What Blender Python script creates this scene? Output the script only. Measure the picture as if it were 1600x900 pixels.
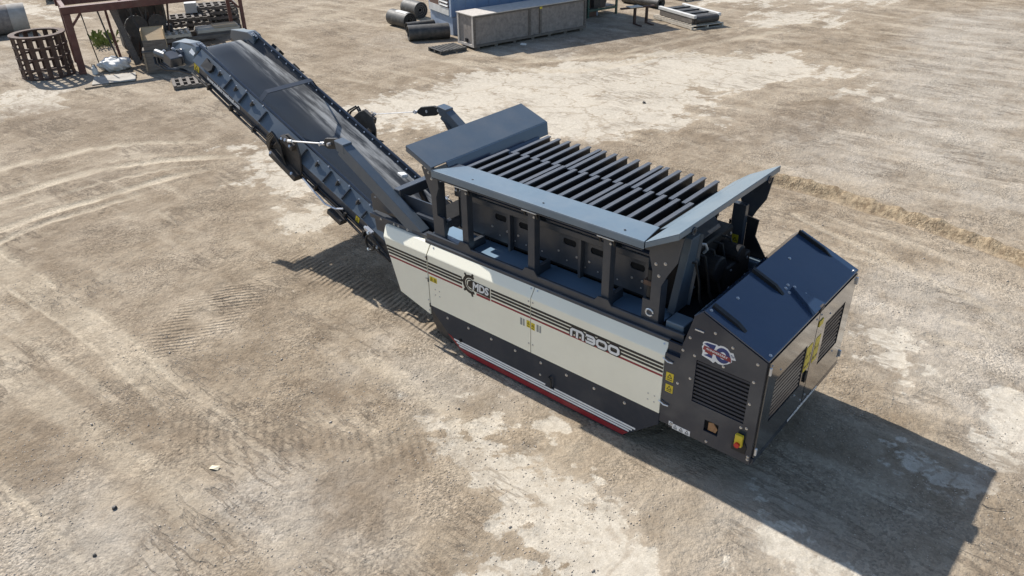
import bpy, bmesh, math, random
import numpy as np
from mathutils import Vector, Matrix

for o in list(bpy.data.objects):
    bpy.data.objects.remove(o, do_unlink=True)
scene = bpy.context.scene
COL = scene.collection
R = math.radians
rnd = random.Random(7)

# ------------------------------------------------------------------ camera
CAM_POS = Vector((2.376, -8.080, 6.821))
YAW, PITCH, ROLL, FOCAL = R(131.191), R(30.254), R(0.9355), 1218.5 / 1600 * 36.0
fw = Vector((math.cos(PITCH) * math.cos(YAW), math.cos(PITCH) * math.sin(YAW), -math.sin(PITCH)))
rt = fw.cross(Vector((0, 0, 1))).normalized()
dn = fw.cross(rt)
r2 = rt * math.cos(ROLL) + dn * math.sin(ROLL)
d2 = -rt * math.sin(ROLL) + dn * math.cos(ROLL)
cam_data = bpy.data.cameras.new('camera')
cam_data.sensor_width = 36.0
cam_data.lens = FOCAL
cam_data.clip_end = 2000
cam = bpy.data.objects.new('camera', cam_data)
COL.objects.link(cam)
mw = Matrix((r2, -d2, -fw)).transposed().to_4x4()
mw.translation = CAM_POS
cam.matrix_world = mw
scene.camera = cam

# ------------------------------------------------------------------ sky, sun, exposure
SUN_FROM = Vector((-1.085, 0.085, 1.0)).normalized()
world = bpy.data.worlds.new('World')
scene.world = world
world.use_nodes = True
wn = world.node_tree.nodes
sky = wn.new('ShaderNodeTexSky')
sky.sky_type = 'NISHITA'
sky.sun_disc = False
sky.sun_elevation = math.asin(SUN_FROM.z)
sky.sun_rotation = math.atan2(SUN_FROM.x, SUN_FROM.y)
sky.air_density = 1.0
sky.dust_density = 0.8
bg = wn['Background']
bg.inputs['Strength'].default_value = 0.105
world.node_tree.links.new(sky.outputs[0], bg.inputs['Color'])
sun_data = bpy.data.lights.new('sun', 'SUN')
sun_data.energy = 4.3
sun_data.angle = R(0.53)
sun_data.color = (1.0, 0.955, 0.89)
sun = bpy.data.objects.new('sun', sun_data)
COL.objects.link(sun)
sun.rotation_euler = (-SUN_FROM).to_track_quat('-Z', 'Y').to_euler()
sun.location = SUN_FROM * 40
scene.view_settings.view_transform = 'Standard'
scene.view_settings.look = 'None'
scene.view_settings.gamma = 1.0
scene.view_settings.use_curve_mapping = False
scene.view_settings.exposure = 0.58
scene.cycles.max_bounces = 6
scene.cycles.diffuse_bounces = 3
scene.cycles.glossy_bounces = 3

# ------------------------------------------------------------------ materials
def nd(nt, t, **kw):
    n = nt.nodes.new(t)
    for k, v in kw.items():
        if k in n.inputs:
            n.inputs[k].default_value = v
        else:
            setattr(n, k, v)
    return n

def mat(name, col, rough=0.5, col2=None, scale=6.0, detail=5.0, metallic=0.0, spec=0.5, bump=0.0,
        bscale=40.0, rvar=0.12, coat=0.0, dust=None, dust_amt=0.0, stretch=(1, 1, 1)):
    """Procedural paint / wood / steel: two tones by noise, worn dust patches, uneven gloss, fine bump."""
    m = bpy.data.materials.new(name)
    m.use_nodes = True
    nt = m.node_tree
    L = nt.links.new
    b = nt.nodes['Principled BSDF']
    tc = nd(nt, 'ShaderNodeTexCoord')
    mp = nd(nt, 'ShaderNodeMapping')
    mp.inputs['Scale'].default_value = stretch
    L(tc.outputs['Object'], mp.inputs['Vector'])
    n1 = nd(nt, 'ShaderNodeTexNoise', Scale=scale, Detail=detail, Roughness=0.62)
    L(mp.outputs[0], n1.inputs['Vector'])
    ramp = nd(nt, 'ShaderNodeValToRGB')
    ramp.color_ramp.elements[0].position = 0.32
    ramp.color_ramp.elements[1].position = 0.68
    c2 = col2 if col2 else tuple(c * 0.86 for c in col)
    ramp.color_ramp.elements[0].color = (*c2, 1)
    ramp.color_ramp.elements[1].color = (*col, 1)
    L(n1.outputs['Fac'], ramp.inputs['Fac'])
    out = ramp.outputs['Color']
    if dust:
        n2 = nd(nt, 'ShaderNodeTexNoise', Scale=scale * 0.45 + 1.1, Detail=8.0, Roughness=0.7)
        L(mp.outputs[0], n2.inputs['Vector'])
        r2_ = nd(nt, 'ShaderNodeMapRange')
        r2_.inputs['From Min'].default_value = 0.42
        r2_.inputs['From Max'].default_value = 0.72
        r2_.inputs['To Max'].default_value = dust_amt
        L(n2.outputs['Fac'], r2_.inputs['Value'])
        mx = nd(nt, 'ShaderNodeMix', data_type='RGBA')
        L(r2_.outputs[0], mx.inputs['Factor'])
        L(out, mx.inputs['A'])
        mx.inputs['B'].default_value = (*dust, 1)
        out = mx.outputs['Result']
    L(out, b.inputs['Base Color'])
    n3 = nd(nt, 'ShaderNodeTexNoise', Scale=scale * 1.7, Detail=6.0)
    L(mp.outputs[0], n3.inputs['Vector'])
    mr = nd(nt, 'ShaderNodeMapRange')
    mr.inputs['To Min'].default_value = max(0.03, rough - rvar)
    mr.inputs['To Max'].default_value = min(1.0, rough + rvar)
    L(n3.outputs['Fac'], mr.inputs['Value'])
    L(mr.outputs[0], b.inputs['Roughness'])
    b.inputs['Metallic'].default_value = metallic
    b.inputs['Specular IOR Level'].default_value = spec
    if coat:
        b.inputs['Coat Weight'].default_value = coat
        b.inputs['Coat Roughness'].default_value = 0.08
    if bump:
        n4 = nd(nt, 'ShaderNodeTexNoise', Scale=bscale, Detail=6.0, Roughness=0.65)
        L(mp.outputs[0], n4.inputs['Vector'])
        bp = nd(nt, 'ShaderNodeBump', Strength=bump, Distance=0.02)
        L(n4.outputs['Fac'], bp.inputs['Height'])
        L(bp.outputs[0], b.inputs['Normal'])
    return m

DUST = (0.33, 0.28, 0.22)
M = {}
M['paint'] = mat('anthracite_paint', (0.040, 0.049, 0.063), 0.33, (0.035, 0.043, 0.056), 3.0, spec=0.65, rvar=0.06, bump=0.02, bscale=5, dust=DUST, dust_amt=0.10)
M['paint_gloss'] = mat('anthracite_gloss_paint', (0.024, 0.033, 0.050), 0.12, (0.021, 0.029, 0.045), 2.0, spec=0.6, rvar=0.03, bump=0.012, bscale=2.5, dust=DUST, dust_amt=0.05)
M['top'] = mat('sunlit_slate_paint', (0.135, 0.185, 0.225), 0.36, (0.115, 0.160, 0.200), 2.2, spec=0.9, rvar=0.06, bump=0.012, bscale=4, dust=(0.26, 0.27, 0.27), dust_amt=0.25)  # same machine paint, lightened as if sunlit for rim and right flare
M['roof'] = mat('sky_blue_gloss_paint', (0.026, 0.052, 0.100), 0.16, (0.023, 0.046, 0.090), 1.5, spec=0.8, rvar=0.03, bump=0.008, bscale=2, dust=DUST, dust_amt=0.03)  # blue base imitates the sky reflected in the dark roof paint
M['door'] = mat('lacquered_anthracite', (0.040, 0.042, 0.045), 0.14, (0.036, 0.038, 0.041), 2.0, spec=0.8, rvar=0.03, bump=0.012, bscale=2.5, coat=1.0)
M['deck'] = mat('skylit_blue_deck', (0.185, 0.285, 0.390), 0.40, (0.165, 0.260, 0.360), 2.0, spec=0.7, rvar=0.05, dust=DUST, dust_amt=0.10)  # skylight on the deck is painted in as a light blue base
M['shade_black'] = mat('shade_black_steel', (0.014, 0.014, 0.015), 0.6, (0.020, 0.016, 0.014), 8.0, spec=0.3)  # near-black puts the shade between the grizzly bars into the colour
M['skirt'] = mat('satin_charcoal_paint', (0.022, 0.030, 0.045), 0.36, (0.019, 0.027, 0.041), 2.0, spec=0.25, rvar=0.05, bump=0.01, bscale=3, dust=DUST, dust_amt=0.06)
M['lit_slate'] = mat('lit_slate_paint', (0.082, 0.108, 0.135), 0.33, (0.072, 0.096, 0.121), 2.4, spec=0.7, rvar=0.06, bump=0.015, bscale=4, dust=DUST, dust_amt=0.12)  # lighter copy of the dark paint, for faces the light falls on
M['cream'] = mat('cream_paint', (0.90, 0.855, 0.700), 0.30, (0.88, 0.835, 0.680), 1.5, rvar=0.05, bump=0.01, bscale=3, dust=(0.5, 0.43, 0.34), dust_amt=0.10)
M['black'] = mat('matt_black', (0.012, 0.012, 0.013), 0.6, scale=10)
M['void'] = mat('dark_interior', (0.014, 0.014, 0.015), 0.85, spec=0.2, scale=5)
M['stripe'] = mat('black_decal', (0.014, 0.014, 0.015), 0.35, scale=10)
M['red'] = mat('red_decal', (0.27, 0.013, 0.022), 0.4, scale=4, dust=DUST, dust_amt=0.15)
M['white'] = mat('white_decal', (0.80, 0.80, 0.79), 0.35, scale=8)
M['blue'] = mat('blue_decal', (0.015, 0.035, 0.16), 0.35, scale=8)
M['yellow'] = mat('yellow_label', (0.72, 0.55, 0.03), 0.45, scale=12, col2=(0.60, 0.45, 0.03))
M['grey_label'] = mat('grey_label', (0.30, 0.30, 0.28), 0.45, scale=12)
M['bolt'] = mat('zinc_bolt', (0.62, 0.62, 0.62), 0.34, metallic=0.85, scale=20)
M['zinc'] = mat('zinc_fitting', (0.72, 0.72, 0.72), 0.38, metallic=0.55, scale=14)
M['rubber'] = mat('black_rubber', (0.018, 0.018, 0.019), 0.5, scale=8, bump=0.1, bscale=60, dust=DUST, dust_amt=0.12)
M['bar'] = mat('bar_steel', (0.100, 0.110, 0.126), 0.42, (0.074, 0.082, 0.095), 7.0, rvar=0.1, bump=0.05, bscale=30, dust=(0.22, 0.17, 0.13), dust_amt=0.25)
M['hose'] = mat('hydraulic_hose', (0.016, 0.016, 0.017), 0.42, scale=12)
M['bronze'] = mat('brown_recess', (0.36, 0.20, 0.09), 0.35, (0.20, 0.10, 0.05), 14.0)  # orange-brown and darker brown mixed by noise
M['redbtn'] = mat('red_button', (0.55, 0.03, 0.02), 0.3, scale=9)
M['rust'] = mat('rusted_steel', (0.085, 0.046, 0.033), 0.8, (0.045, 0.026, 0.020), 9.0, bump=0.35, bscale=50, dust=(0.26, 0.17, 0.11), dust_amt=0.35)
M['rustpaint'] = mat('rusty_red_primer', (0.13, 0.042, 0.032), 0.62, (0.085, 0.034, 0.027), 5.0, bump=0.15, bscale=40, dust=(0.22, 0.14, 0.10), dust_amt=0.35)
M['wood'] = mat('pallet_wood', (0.34, 0.27, 0.19), 0.8, (0.20, 0.155, 0.11), 3.0, bump=0.3, bscale=25, stretch=(1, 6, 6))
M['woodgrey'] = mat('weathered_wood', (0.19, 0.165, 0.14), 0.85, (0.10, 0.085, 0.072), 4.0, bump=0.3, bscale=25, stretch=(1, 6, 6))
M['woodtan'] = mat('fresh_plywood', (0.50, 0.37, 0.21), 0.75, (0.40, 0.28, 0.155), 4.0, bump=0.15, bscale=25, stretch=(1, 5, 5))
M['palewood'] = mat('bleached_wood', (0.62, 0.56, 0.46), 0.8, (0.42, 0.37, 0.30), 4.0, bump=0.2, bscale=25, stretch=(1, 5, 5))
M['osb'] = mat('grey_chipboard', (0.27, 0.238, 0.212), 0.85, (0.175, 0.152, 0.136), 9.0, detail=9, bump=0.3, bscale=40, dust=(0.40, 0.35, 0.30), dust_amt=0.5)
M['crate_top'] = mat('bleached_crate_lid', (0.58, 0.53, 0.47), 0.8, (0.44, 0.40, 0.35), 6.0, bump=0.2)
M['bluepaint'] = mat('faded_blue_paint', (0.19, 0.28, 0.42), 0.55, (0.14, 0.22, 0.36), 2.0, bump=0.05, dust=DUST, dust_amt=0.25)
M['blueplinth'] = mat('pale_blue_plinth', (0.30, 0.37, 0.47), 0.6, (0.24, 0.31, 0.42), 3.0, dust=DUST, dust_amt=0.4)
M['brownboard'] = mat('brown_board', (0.16, 0.085, 0.055), 0.7, (0.10, 0.055, 0.04), 5.0)
M['whitepaint'] = mat('chalky_white_paint', (0.66, 0.65, 0.62), 0.6, (0.52, 0.51, 0.48), 3.0, dust=DUST, dust_amt=0.2)
M['concrete'] = mat('old_concrete', (0.46, 0.43, 0.38), 0.9, (0.34, 0.31, 0.27), 4.0, bump=0.3, bscale=30)
M['plastic'] = mat('white_plastic', (0.74, 0.73, 0.70), 0.5, (0.6, 0.59, 0.56), 5.0, bump=0.2, bscale=12)
M['ply'] = mat('muddy_plywood', (0.40, 0.37, 0.31), 0.8, (0.27, 0.24, 0.2), 3.0, bump=0.15, dust=(0.5, 0.47, 0.42), dust_amt=0.5)
M['oldbelt'] = mat('worn_belt_rubber', (0.050, 0.049, 0.047), 0.6, (0.030, 0.029, 0.028), 7.0, bump=0.2, bscale=30, dust=(0.2, 0.18, 0.15), dust_amt=0.4)
M['darksteel'] = mat('dark_scrap_steel', (0.055, 0.050, 0.046), 0.6, (0.03, 0.028, 0.026), 7.0, bump=0.25, dust=(0.16, 0.12, 0.09), dust_amt=0.4)
M['greensteel'] = mat('green_rack_paint', (0.03, 0.09, 0.06), 0.5, (0.02, 0.06, 0.045), 6.0, dust=DUST, dust_amt=0.3)
M['leaf'] = mat('weed_leaf', (0.20, 0.25, 0.06), 0.6, (0.12, 0.17, 0.04), 12.0)
M['paper'] = mat('scrap_paper', (0.70, 0.62, 0.44), 0.8, scale=9)
M['stone'] = mat('gravel_stone', (0.50, 0.44, 0.37), 0.9, (0.34, 0.29, 0.235), 2.2, bump=0.2, bscale=90)

def belt_material():
    m = bpy.data.materials.new('conveyor_belt_rubber')
    m.use_nodes = True
    nt = m.node_tree
    L = nt.links.new
    b_ = nt.nodes['Principled BSDF']
    tc = nd(nt, 'ShaderNodeTexCoord')
    mp = nd(nt, 'ShaderNodeMapping')
    mp.inputs['Scale'].default_value = (0.5, 5.0, 0.5)
    L(tc.outputs['Object'], mp.inputs['Vector'])
    n1 = nd(nt, 'ShaderNodeTexNoise', Scale=1.6, Detail=7.0, Roughness=0.65)
    L(mp.outputs[0], n1.inputs['Vector'])
    n2 = nd(nt, 'ShaderNodeTexNoise', Scale=1.3, Detail=4.0)
    L(tc.outputs['Object'], n2.inputs['Vector'])
    sx = nd(nt, 'ShaderNodeSeparateXYZ')
    L(tc.outputs['Object'], sx.inputs[0])
    edge = nd(nt, 'ShaderNodeMapRange', interpolation_type='SMOOTHSTEP')      # spillage dust towards one edge of the belt
    edge.inputs['From Min'].default_value = 0.05
    edge.inputs['From Max'].default_value = 0.42
    L(sx.outputs['Y'], edge.inputs['Value'])
    st = nd(nt, 'ShaderNodeMapRange', interpolation_type='SMOOTHSTEP')
    st.inputs['From Min'].default_value = 0.42
    st.inputs['From Max'].default_value = 0.66
    L(n1.outputs['Fac'], st.inputs['Value'])
    mu = nd(nt, 'ShaderNodeMath', operation='MULTIPLY')
    L(edge.outputs[0], mu.inputs[0])
    L(st.outputs[0], mu.inputs[1])
    ad = nd(nt, 'ShaderNodeMath', operation='MULTIPLY_ADD')
    L(n2.outputs['Fac'], ad.inputs[0])
    ad.inputs[1].default_value = 0.05
    L(mu.outputs[0], ad.inputs[2])
    mx = nd(nt, 'ShaderNodeMix', data_type='RGBA')
    L(ad.outputs[0], mx.inputs['Factor'])
    mx.inputs['A'].default_value = (0.018, 0.025, 0.034, 1)
    mx.inputs['B'].default_value = (0.40, 0.40, 0.385, 1)
    L(mx.outputs['Result'], b_.inputs['Base Color'])
    rg = nd(nt, 'ShaderNodeMapRange')
    rg.inputs['To Min'].default_value = 0.26
    rg.inputs['To Max'].default_value = 0.5
    L(n2.outputs['Fac'], rg.inputs['Value'])
    L(rg.outputs[0], b_.inputs['Roughness'])
    b_.inputs['Specular IOR Level'].default_value = 0.3
    return m
M['belt'] = belt_material()

# ------------------------------------------------------------------ mesh helpers
class MB:
    """Collects shapes that become ONE mesh object."""
    def __init__(self):
        self.v, self.f, self.mi, self.cur = [], [], [], 0
    def add(self, vs, fs):
        k = len(self.v)
        self.v += [tuple(p) for p in vs]
        for f in fs:
            self.f.append([i + k for i in f])
            self.mi.append(self.cur)
        return self
    def use(self, i):
        self.cur = i
        return self
    def hexa(self, p):
        return self.add(p, [(0, 3, 2, 1), (4, 5, 6, 7), (0, 1, 5, 4), (1, 2, 6, 5), (2, 3, 7, 6), (3, 0, 4, 7)])
    def box(self, x0, x1, y0, y1, z0, z1):
        return self.hexa([(x0, y0, z0), (x1, y0, z0), (x1, y1, z0), (x0, y1, z0), (x0, y0, z1), (x1, y0, z1), (x1, y1, z1), (x0, y1, z1)])
    def beam(self, p0, p1, w, h, up=(0, 0, 1)):
        p0, p1 = Vector(p0), Vector(p1)
        d = (p1 - p0).normalized()
        s = d.cross(Vector(up))
        s = s.normalized() if s.length > 1e-5 else d.orthogonal().normalized()
        u = s.cross(d)
        a, b = s * (w / 2), u * (h / 2)
        return self.hexa([p0 - a - b, p0 + a - b, p1 + a - b, p1 - a - b, p0 - a + b, p0 + a + b, p1 + a + b, p1 - a + b])
    def prism(self, pts, ext):
        e = Vector(ext)
        n = len(pts)
        vs = [Vector(p) for p in pts] + [Vector(p) + e for p in pts]
        fs = [tuple(range(n)), tuple(range(2 * n - 1, n - 1, -1))]
        fs += [(i, i + n, (i + 1) % n + n, (i + 1) % n) for i in range(n)]
        return self.add(vs, fs)
    def cyl(self, p0, p1, r, n=12, r1=None, cap=True):
        p0, p1 = Vector(p0), Vector(p1)
        d = (p1 - p0).normalized()
        a = d.orthogonal().normalized()
        b = d.cross(a)
        r1 = r if r1 is None else r1
        vs = [p0 + (a * math.cos(t) + b * math.sin(t)) * r for t in [2 * math.pi * i / n for i in range(n)]]
        vs += [p1 + (a * math.cos(t) + b * math.sin(t)) * r1 for t in [2 * math.pi * i / n for i in range(n)]]
        fs = [(i, (i + 1) % n, (i + 1) % n + n, i + n) for i in range(n)]
        if cap:
            fs += [tuple(range(n - 1, -1, -1)), tuple(range(n, 2 * n))]
        return self.add(vs, fs)
    def tube(self, pts, r, n=7, cap=True):
        pts = [Vector(p) for p in pts]
        rings = []
        prev = None
        for i, p in enumerate(pts):
            d = (pts[min(i + 1, len(pts) - 1)] - pts[max(i - 1, 0)]).normalized()
            a = d.orthogonal().normalized() if prev is None else (prev - d * prev.dot(d)).normalized()
            prev = a
            b = d.cross(a)
            rings.append([p + (a * math.cos(2 * math.pi * k / n) + b * math.sin(2 * math.pi * k / n)) * r for k in range(n)])
        vs = [q for ring in rings for q in ring]
        fs = []
        for i in range(len(pts) - 1):
            for k in range(n):
                fs.append((i * n + k, i * n + (k + 1) % n, (i + 1) * n + (k + 1) % n, (i + 1) * n + k))
        if cap:
            fs += [tuple(range(n - 1, -1, -1)), tuple(range((len(pts) - 1) * n, len(pts) * n))]
        return self.add(vs, fs)
    def build(self, name, m, parent=None, bevel=0.0, smooth=False, inv=None):
        bm = bmesh.new()
        vs = [bm.verts.new(p) for p in self.v]
        for f, mi in zip(self.f, self.mi):
            try:
                face = bm.faces.new([vs[i] for i in f])
                face.material_index = mi
                face.smooth = smooth
            except ValueError:
                pass
        bmesh.ops.recalc_face_normals(bm, faces=bm.faces)
        if bevel:
            es = [e for e in bm.edges if len(e.link_faces) == 2 and e.calc_face_angle(0) > 0.5]
            bmesh.ops.bevel(bm, geom=es, offset=bevel, segments=1, affect='EDGES', clamp_overlap=True)
        me = bpy.data.meshes.new(name)
        bm.to_mesh(me)
        bm.free()
        for x in (m if isinstance(m, (list, tuple)) else [m]):
            me.materials.append(x)
        if smooth:
            try:
                me.set_sharp_from_angle(angle=R(40))
            except Exception:
                pass
        return link(name, me, parent)

def link(name, data, parent=None):
    o = bpy.data.objects.new(name, data)
    COL.objects.link(o)
    if parent is not None:
        o.parent = parent
        if parent.get('world_space'):
            o.matrix_parent_inverse = Matrix.Translation(-parent.location)
    return o

def thing(name, label, cat, loc=(0, 0, 0), rz=0.0, group=None, world_space=False):
    o = bpy.data.objects.new(name, None)
    COL.objects.link(o)
    o.location = loc
    o.rotation_euler = (0, 0, rz)
    o.empty_display_size = 0.3
    tag(o, label, cat, group)
    if world_space:
        o['world_space'] = 1
    return o

def tag(o, label, cat, group=None):
    o['label'] = label
    o['category'] = cat
    if group:
        o['group'] = group
    return o

def plate_hole(outer, holes, ext, name, m, parent):
    """Flat plate (list of 3-D points) with polygonal openings, given thickness."""
    bm = bmesh.new()
    es = []
    for loop in [outer] + holes:
        vs = [bm.verts.new(p) for p in loop]
        es += [bm.edges.new((vs[i], vs[(i + 1) % len(vs)])) for i in range(len(vs))]
    r = bmesh.ops.triangle_fill(bm, use_beauty=True, use_dissolve=False, edges=es)
    faces = [f for f in bm.faces]
    ex = bmesh.ops.extrude_face_region(bm, geom=faces)
    bmesh.ops.translate(bm, vec=Vector(ext), verts=[v for v in ex['geom'] if isinstance(v, bmesh.types.BMVert)])
    bmesh.ops.recalc_face_normals(bm, faces=bm.faces)
    me = bpy.data.meshes.new(name)
    bm.to_mesh(me)
    bm.free()
    me.materials.append(m)
    return link(name, me, parent)

def text_obj(name, s, size, m, parent, basis, origin, offset=0.0, shear=0.0, width=1.0, align='CENTER', depth=0.001):
    """Lettering as a thin mesh; basis = (right, up, normal)."""
    cu = bpy.data.curves.new(name, 'FONT')
    cu.body = s
    cu.size = size
    cu.offset = offset
    cu.shear = shear
    cu.extrude = depth
    cu.align_x = align
    cu.align_y = 'CENTER'
    cu.resolution_u = 3
    tmp = bpy.data.objects.new('tmp_text', cu)
    COL.objects.link(tmp)
    dg = bpy.context.evaluated_depsgraph_get()
    me = bpy.data.meshes.new_from_object(tmp.evaluated_get(dg))
    bpy.data.objects.remove(tmp, do_unlink=True)
    bpy.data.curves.remove(cu)
    r, u, n = [Vector(b) for b in basis]
    mt = Matrix((r * width, u, n)).transposed().to_4x4()
    mt.translation = Vector(origin)
    me.transform(mt)
    me.materials.clear()
    me.materials.append(m)
    return link(name, me, parent)

NEAR = ((1, 0, 0), (0, 0, 1), (0, -1, 0))
ENDF = ((0, 1, 0), (0, 0, 1), (1, 0, 0))

_bolt = MB()
_bolt.cyl((0, 0, 0), (0, 0, 0.004), 0.021, 8)
_bolt.cyl((0, 0, 0.0042), (0, 0, 0.014), 0.013, 6)
_bo = _bolt.build('bolt', M['bolt'])
BOLT = _bo.data
bpy.data.objects.remove(_bo, do_unlink=True)

def bolt(p, n, parent, k=1.0):
    o = link('bolt', BOLT, parent)
    q = Vector(n).to_track_quat('Z', 'Y')
    o.matrix_basis = Matrix.LocRotScale(Vector(p), q, Vector((k, k, k)))
    return o

def label_plate(p, w, h, parent, basis=NEAR, m='yellow', name='warning_label', marks=2):
    """Printed sticker: a coloured sheet with dark pictogram triangles."""
    r, u, n = [Vector(b) for b in basis]
    p = Vector(p)
    b = MB()
    q = [p - r * w / 2 - u * h / 2, p + r * w / 2 - u * h / 2, p + r * w / 2 + u * h / 2, p - r * w / 2 + u * h / 2]
    b.prism(q, n * 0.002)
    b.use(1)
    for k in range(marks):
        c = p + r * (w * ((k + 0.5) / marks - 0.5)) + n * 0.0035
        a = min(w / marks, h) * 0.34
        for (sc, dy) in ((1.0, 0.1 * h), ):
            t = [c - r * a - u * a * 0.8 + u * dy, c + r * a - u * a * 0.8 + u * dy, c + u * a + u * dy]
            i = [c + (x - c - u * dy) * 0.62 + u * dy * 0.8 for x in t]
            for e in range(3):
                b.prism([t[e], t[(e + 1) % 3], i[(e + 1) % 3], i[e]], n * 0.001)
        b.prism([c - r * a - u * h * 0.36, c + r * a - u * h * 0.36, c + r * a - u * h * 0.28, c - r * a - u * h * 0.28], n * 0.001)
    return b.build(name, [M[m], M['stripe']], parent)

# ================================================================== ground
PALE = [[(-15.71,5.9),(-16.27,8.45),(-15.49,11.21),(-13.93,14.13),(-11.87,17.09),(-8.11,19.38),(-6.26,18.63),(-5.31,17.42),(-7.47,15.46),(-8.0,13.14),(-7.27,9.68),(-8.03,7.83),(-9.6,7.21),(-12.33,6.7),(-12.84,5.27),(-13.72,4.91)],[(-5.73,17.75),(-4.83,16.45),(-4.34,16.0),(-5.16,15.19)],[(-3.91,-2.4),(-3.08,-2.4),(-2.49,-2.07),(-1.76,-2.22),(-1.04,-2.44),(-0.2,-2.69),(0.01,-2.79),(-1.02,-3.65),(-1.99,-3.6),(-2.62,-3.36),(-3.13,-3.07)],[(-4.22,-3.18),(-3.88,-2.55),(-3.44,-2.01),(-2.52,-1.76),(-2.87,-2.38),(-3.45,-2.86)],[(-0.18,3.33),(0.19,3.56),(0.66,3.26),(0.87,2.7),(0.65,2.13),(0.35,2.08),(0.04,2.44)],[(1.64,0.41),(2.08,0.64),(2.2,0.28),(2.03,0.01)],[(1.01,0.85),(1.23,0.8),(1.61,0.52),(1.4,0.49)],[(1.89,2.42),(2.09,2.94),(2.32,1.78),(2.11,1.76)],[(-15.07,1.64),(-14.72,3.14),(-12.25,3.04),(-10.71,1.76),(-11.42,0.74),(-13.15,0.75)],[(-11.57,0.18),(-11.09,1.0),(-9.98,0.64),(-10.1,-0.23)],[(-26.11,-0.11),(-25.34,0.95),(-23.56,0.99),(-22.63,-0.32),(-23.88,-0.91)],[(-18.12,24.76),(-12.86,27.07),(-8.32,31.91),(-9.38,35.34),(-20.01,27.7)],[(-13.21,24.67),(-9.73,28.64),(-9.23,25.18),(-11.01,23.09)],[(-7.01,10.56),(-6.46,11.33),(-6.12,10.28),(-6.74,9.91)],[(-2.06,-4.14),(-1.1,-3.1),(-0.3,-3.05),(-1.83,-4.38)],[(0.32,-1.3),(1.38,-1.58),(0.73,-2.18),(-0.08,-2.36)],[(-42.67,5.78),(-39.76,7.31),(-36.01,6.03),(-40.01,4.84)]]
DARK = [[(-7.81,-5.64),(-6.92,-4.9),(-5.71,-4.16),(-4.58,-3.31),(-3.45,-2.86),(-3.16,-2.86),(-3.25,-3.39),(-4.17,-3.86),(-5.21,-4.49),(-6.11,-5.32),(-6.7,-6.12)],[(-6.18,-3.53),(-5.66,-2.9),(-5.02,-2.95),(-4.98,-3.64),(-5.38,-3.98)],[(-8.74,-4.04),(-9.08,-3.18),(-9.44,-1.9),(-8.82,-1.85),(-8.23,-2.75),(-8.02,-3.79),(-8.29,-4.12)],[(-8.93,-1.08),(-9.43,0.7),(-5.9,-0.58),(-5.19,-0.99),(-6.26,-1.39)],[(-7.92,-6.59),(-7.8,-5.99),(-6.51,-5.89),(-6.84,-6.54)],[(-16.69,-2.09),(-16.1,-0.84),(-15.1,-1.77),(-15.9,-2.42)],[(-23.88,-0.91),(-21.46,1.79),(-18.33,2.69),(-17.0,1.34),(-19.7,-0.49),(-21.08,-1.9)],[(-16.77,15.9),(-15.09,20.03),(-10.51,22.01),(-11.2,18.21),(-14.31,14.64)],[(-7.27,9.68),(-6.48,10.64),(-6.23,14.52),(-4.92,15.54),(-3.67,13.53),(-4.48,11.26),(-5.18,9.81),(-6.28,9.23)],[(-8.79,7.23),(-7.78,8.03),(-6.92,7.57),(-7.52,6.81)],[(-4.01,-4.38),(-3.82,-3.94),(-3.1,-4.16),(-2.89,-4.72),(-3.38,-4.77)],[(1.83,0.23),(2.47,1.03),(2.76,-0.42),(2.35,-0.76)],[(-14.22,-3.38),(-13.43,-2.15),(-12.35,-2.42),(-12.92,-3.43)],[(-4.28,-3.56),(-3.47,-2.72),(-3.01,-2.96),(-3.29,-3.78),(-3.82,-3.94)],[(-2.16,1.51),(-2.26,1.91),(-1.93,1.7)]]
DARK2 = [[(-23.33,-1.61),(-21.14,1.64),(-18.13,3.6),(-13.73,2.42),(-9.67,0.9),(-7.23,-1.4),(-5.74,-2.35),(-6.25,-3.59),(-7.7,-3.97),(-9.63,-4.65),(-13.95,-4.78)],[(-9.5,-6.29),(-7.83,-4.9),(-5.75,-3.93),(-3.38,-2.81),(-2.7,-3.28),(-2.38,-4.79),(-3.32,-5.58),(-4.37,-5.22),(-6.12,-6.15),(-7.21,-7.06)],[(-9.05,7.03),(-6.51,9.65),(-4.48,11.26),(-3.1,11.46),(-2.59,9.23),(-4.29,8.61),(-5.02,7.53),(-7.52,6.81)],[(-29.79,12.39),(-21.33,12.46),(-17.62,11.53),(-18.17,7.93),(-22.38,7.89)]]
GREY = [[(-3.87,12.7),(-5.93,24.1),(-6.78,29.42),(-3.52,33.56),(1.12,8.88),(-0.46,8.75),(-2.31,10.45)],[(-0.99,5.16),(0.37,5.67),(1.68,5.92),(2.58,1.13),(2.07,1.58),(1.16,1.82),(0.01,2.41)],[(-5.6,10.69),(-4.89,14.0),(-1.85,10.82),(-1.48,8.76),(-3.64,8.88)],[(-0.45,-1.41),(1.09,-1.38),(1.5,-1.54),(-0.04,-2.83),(-0.81,-2.25)],[(-34.17,2.76),(-28.39,3.28),(-24.72,1.89),(-25.11,0.66),(-26.93,0.18)],[(-5.21,-5.39),(-4.88,-4.52),(-3.49,-4.22),(-2.53,-4.65),(-3.42,-5.67),(-4.58,-6.14)],[(-6.59,-1.65),(-4.7,-1.49),(-3.17,-1.79),(-3.84,-2.35),(-5.1,-2.64)],[(-6.58,-7.07),(-6.42,-6.4),(-5.01,-6.14),(-3.95,-6.11),(-5.53,-7.44)],[(-21.73,12.16),(-17.58,12.14),(-14.59,15.02),(-14.46,19.04),(-16.4,18.31),(-17.21,12.42)]]
BERM = [(-4.01,8.19),(-3.22,8.25),(-2.18,8.1),(-1.21,7.94),(-0.19,7.74),(0.76,7.48),(1.65,7.16)]
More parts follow.
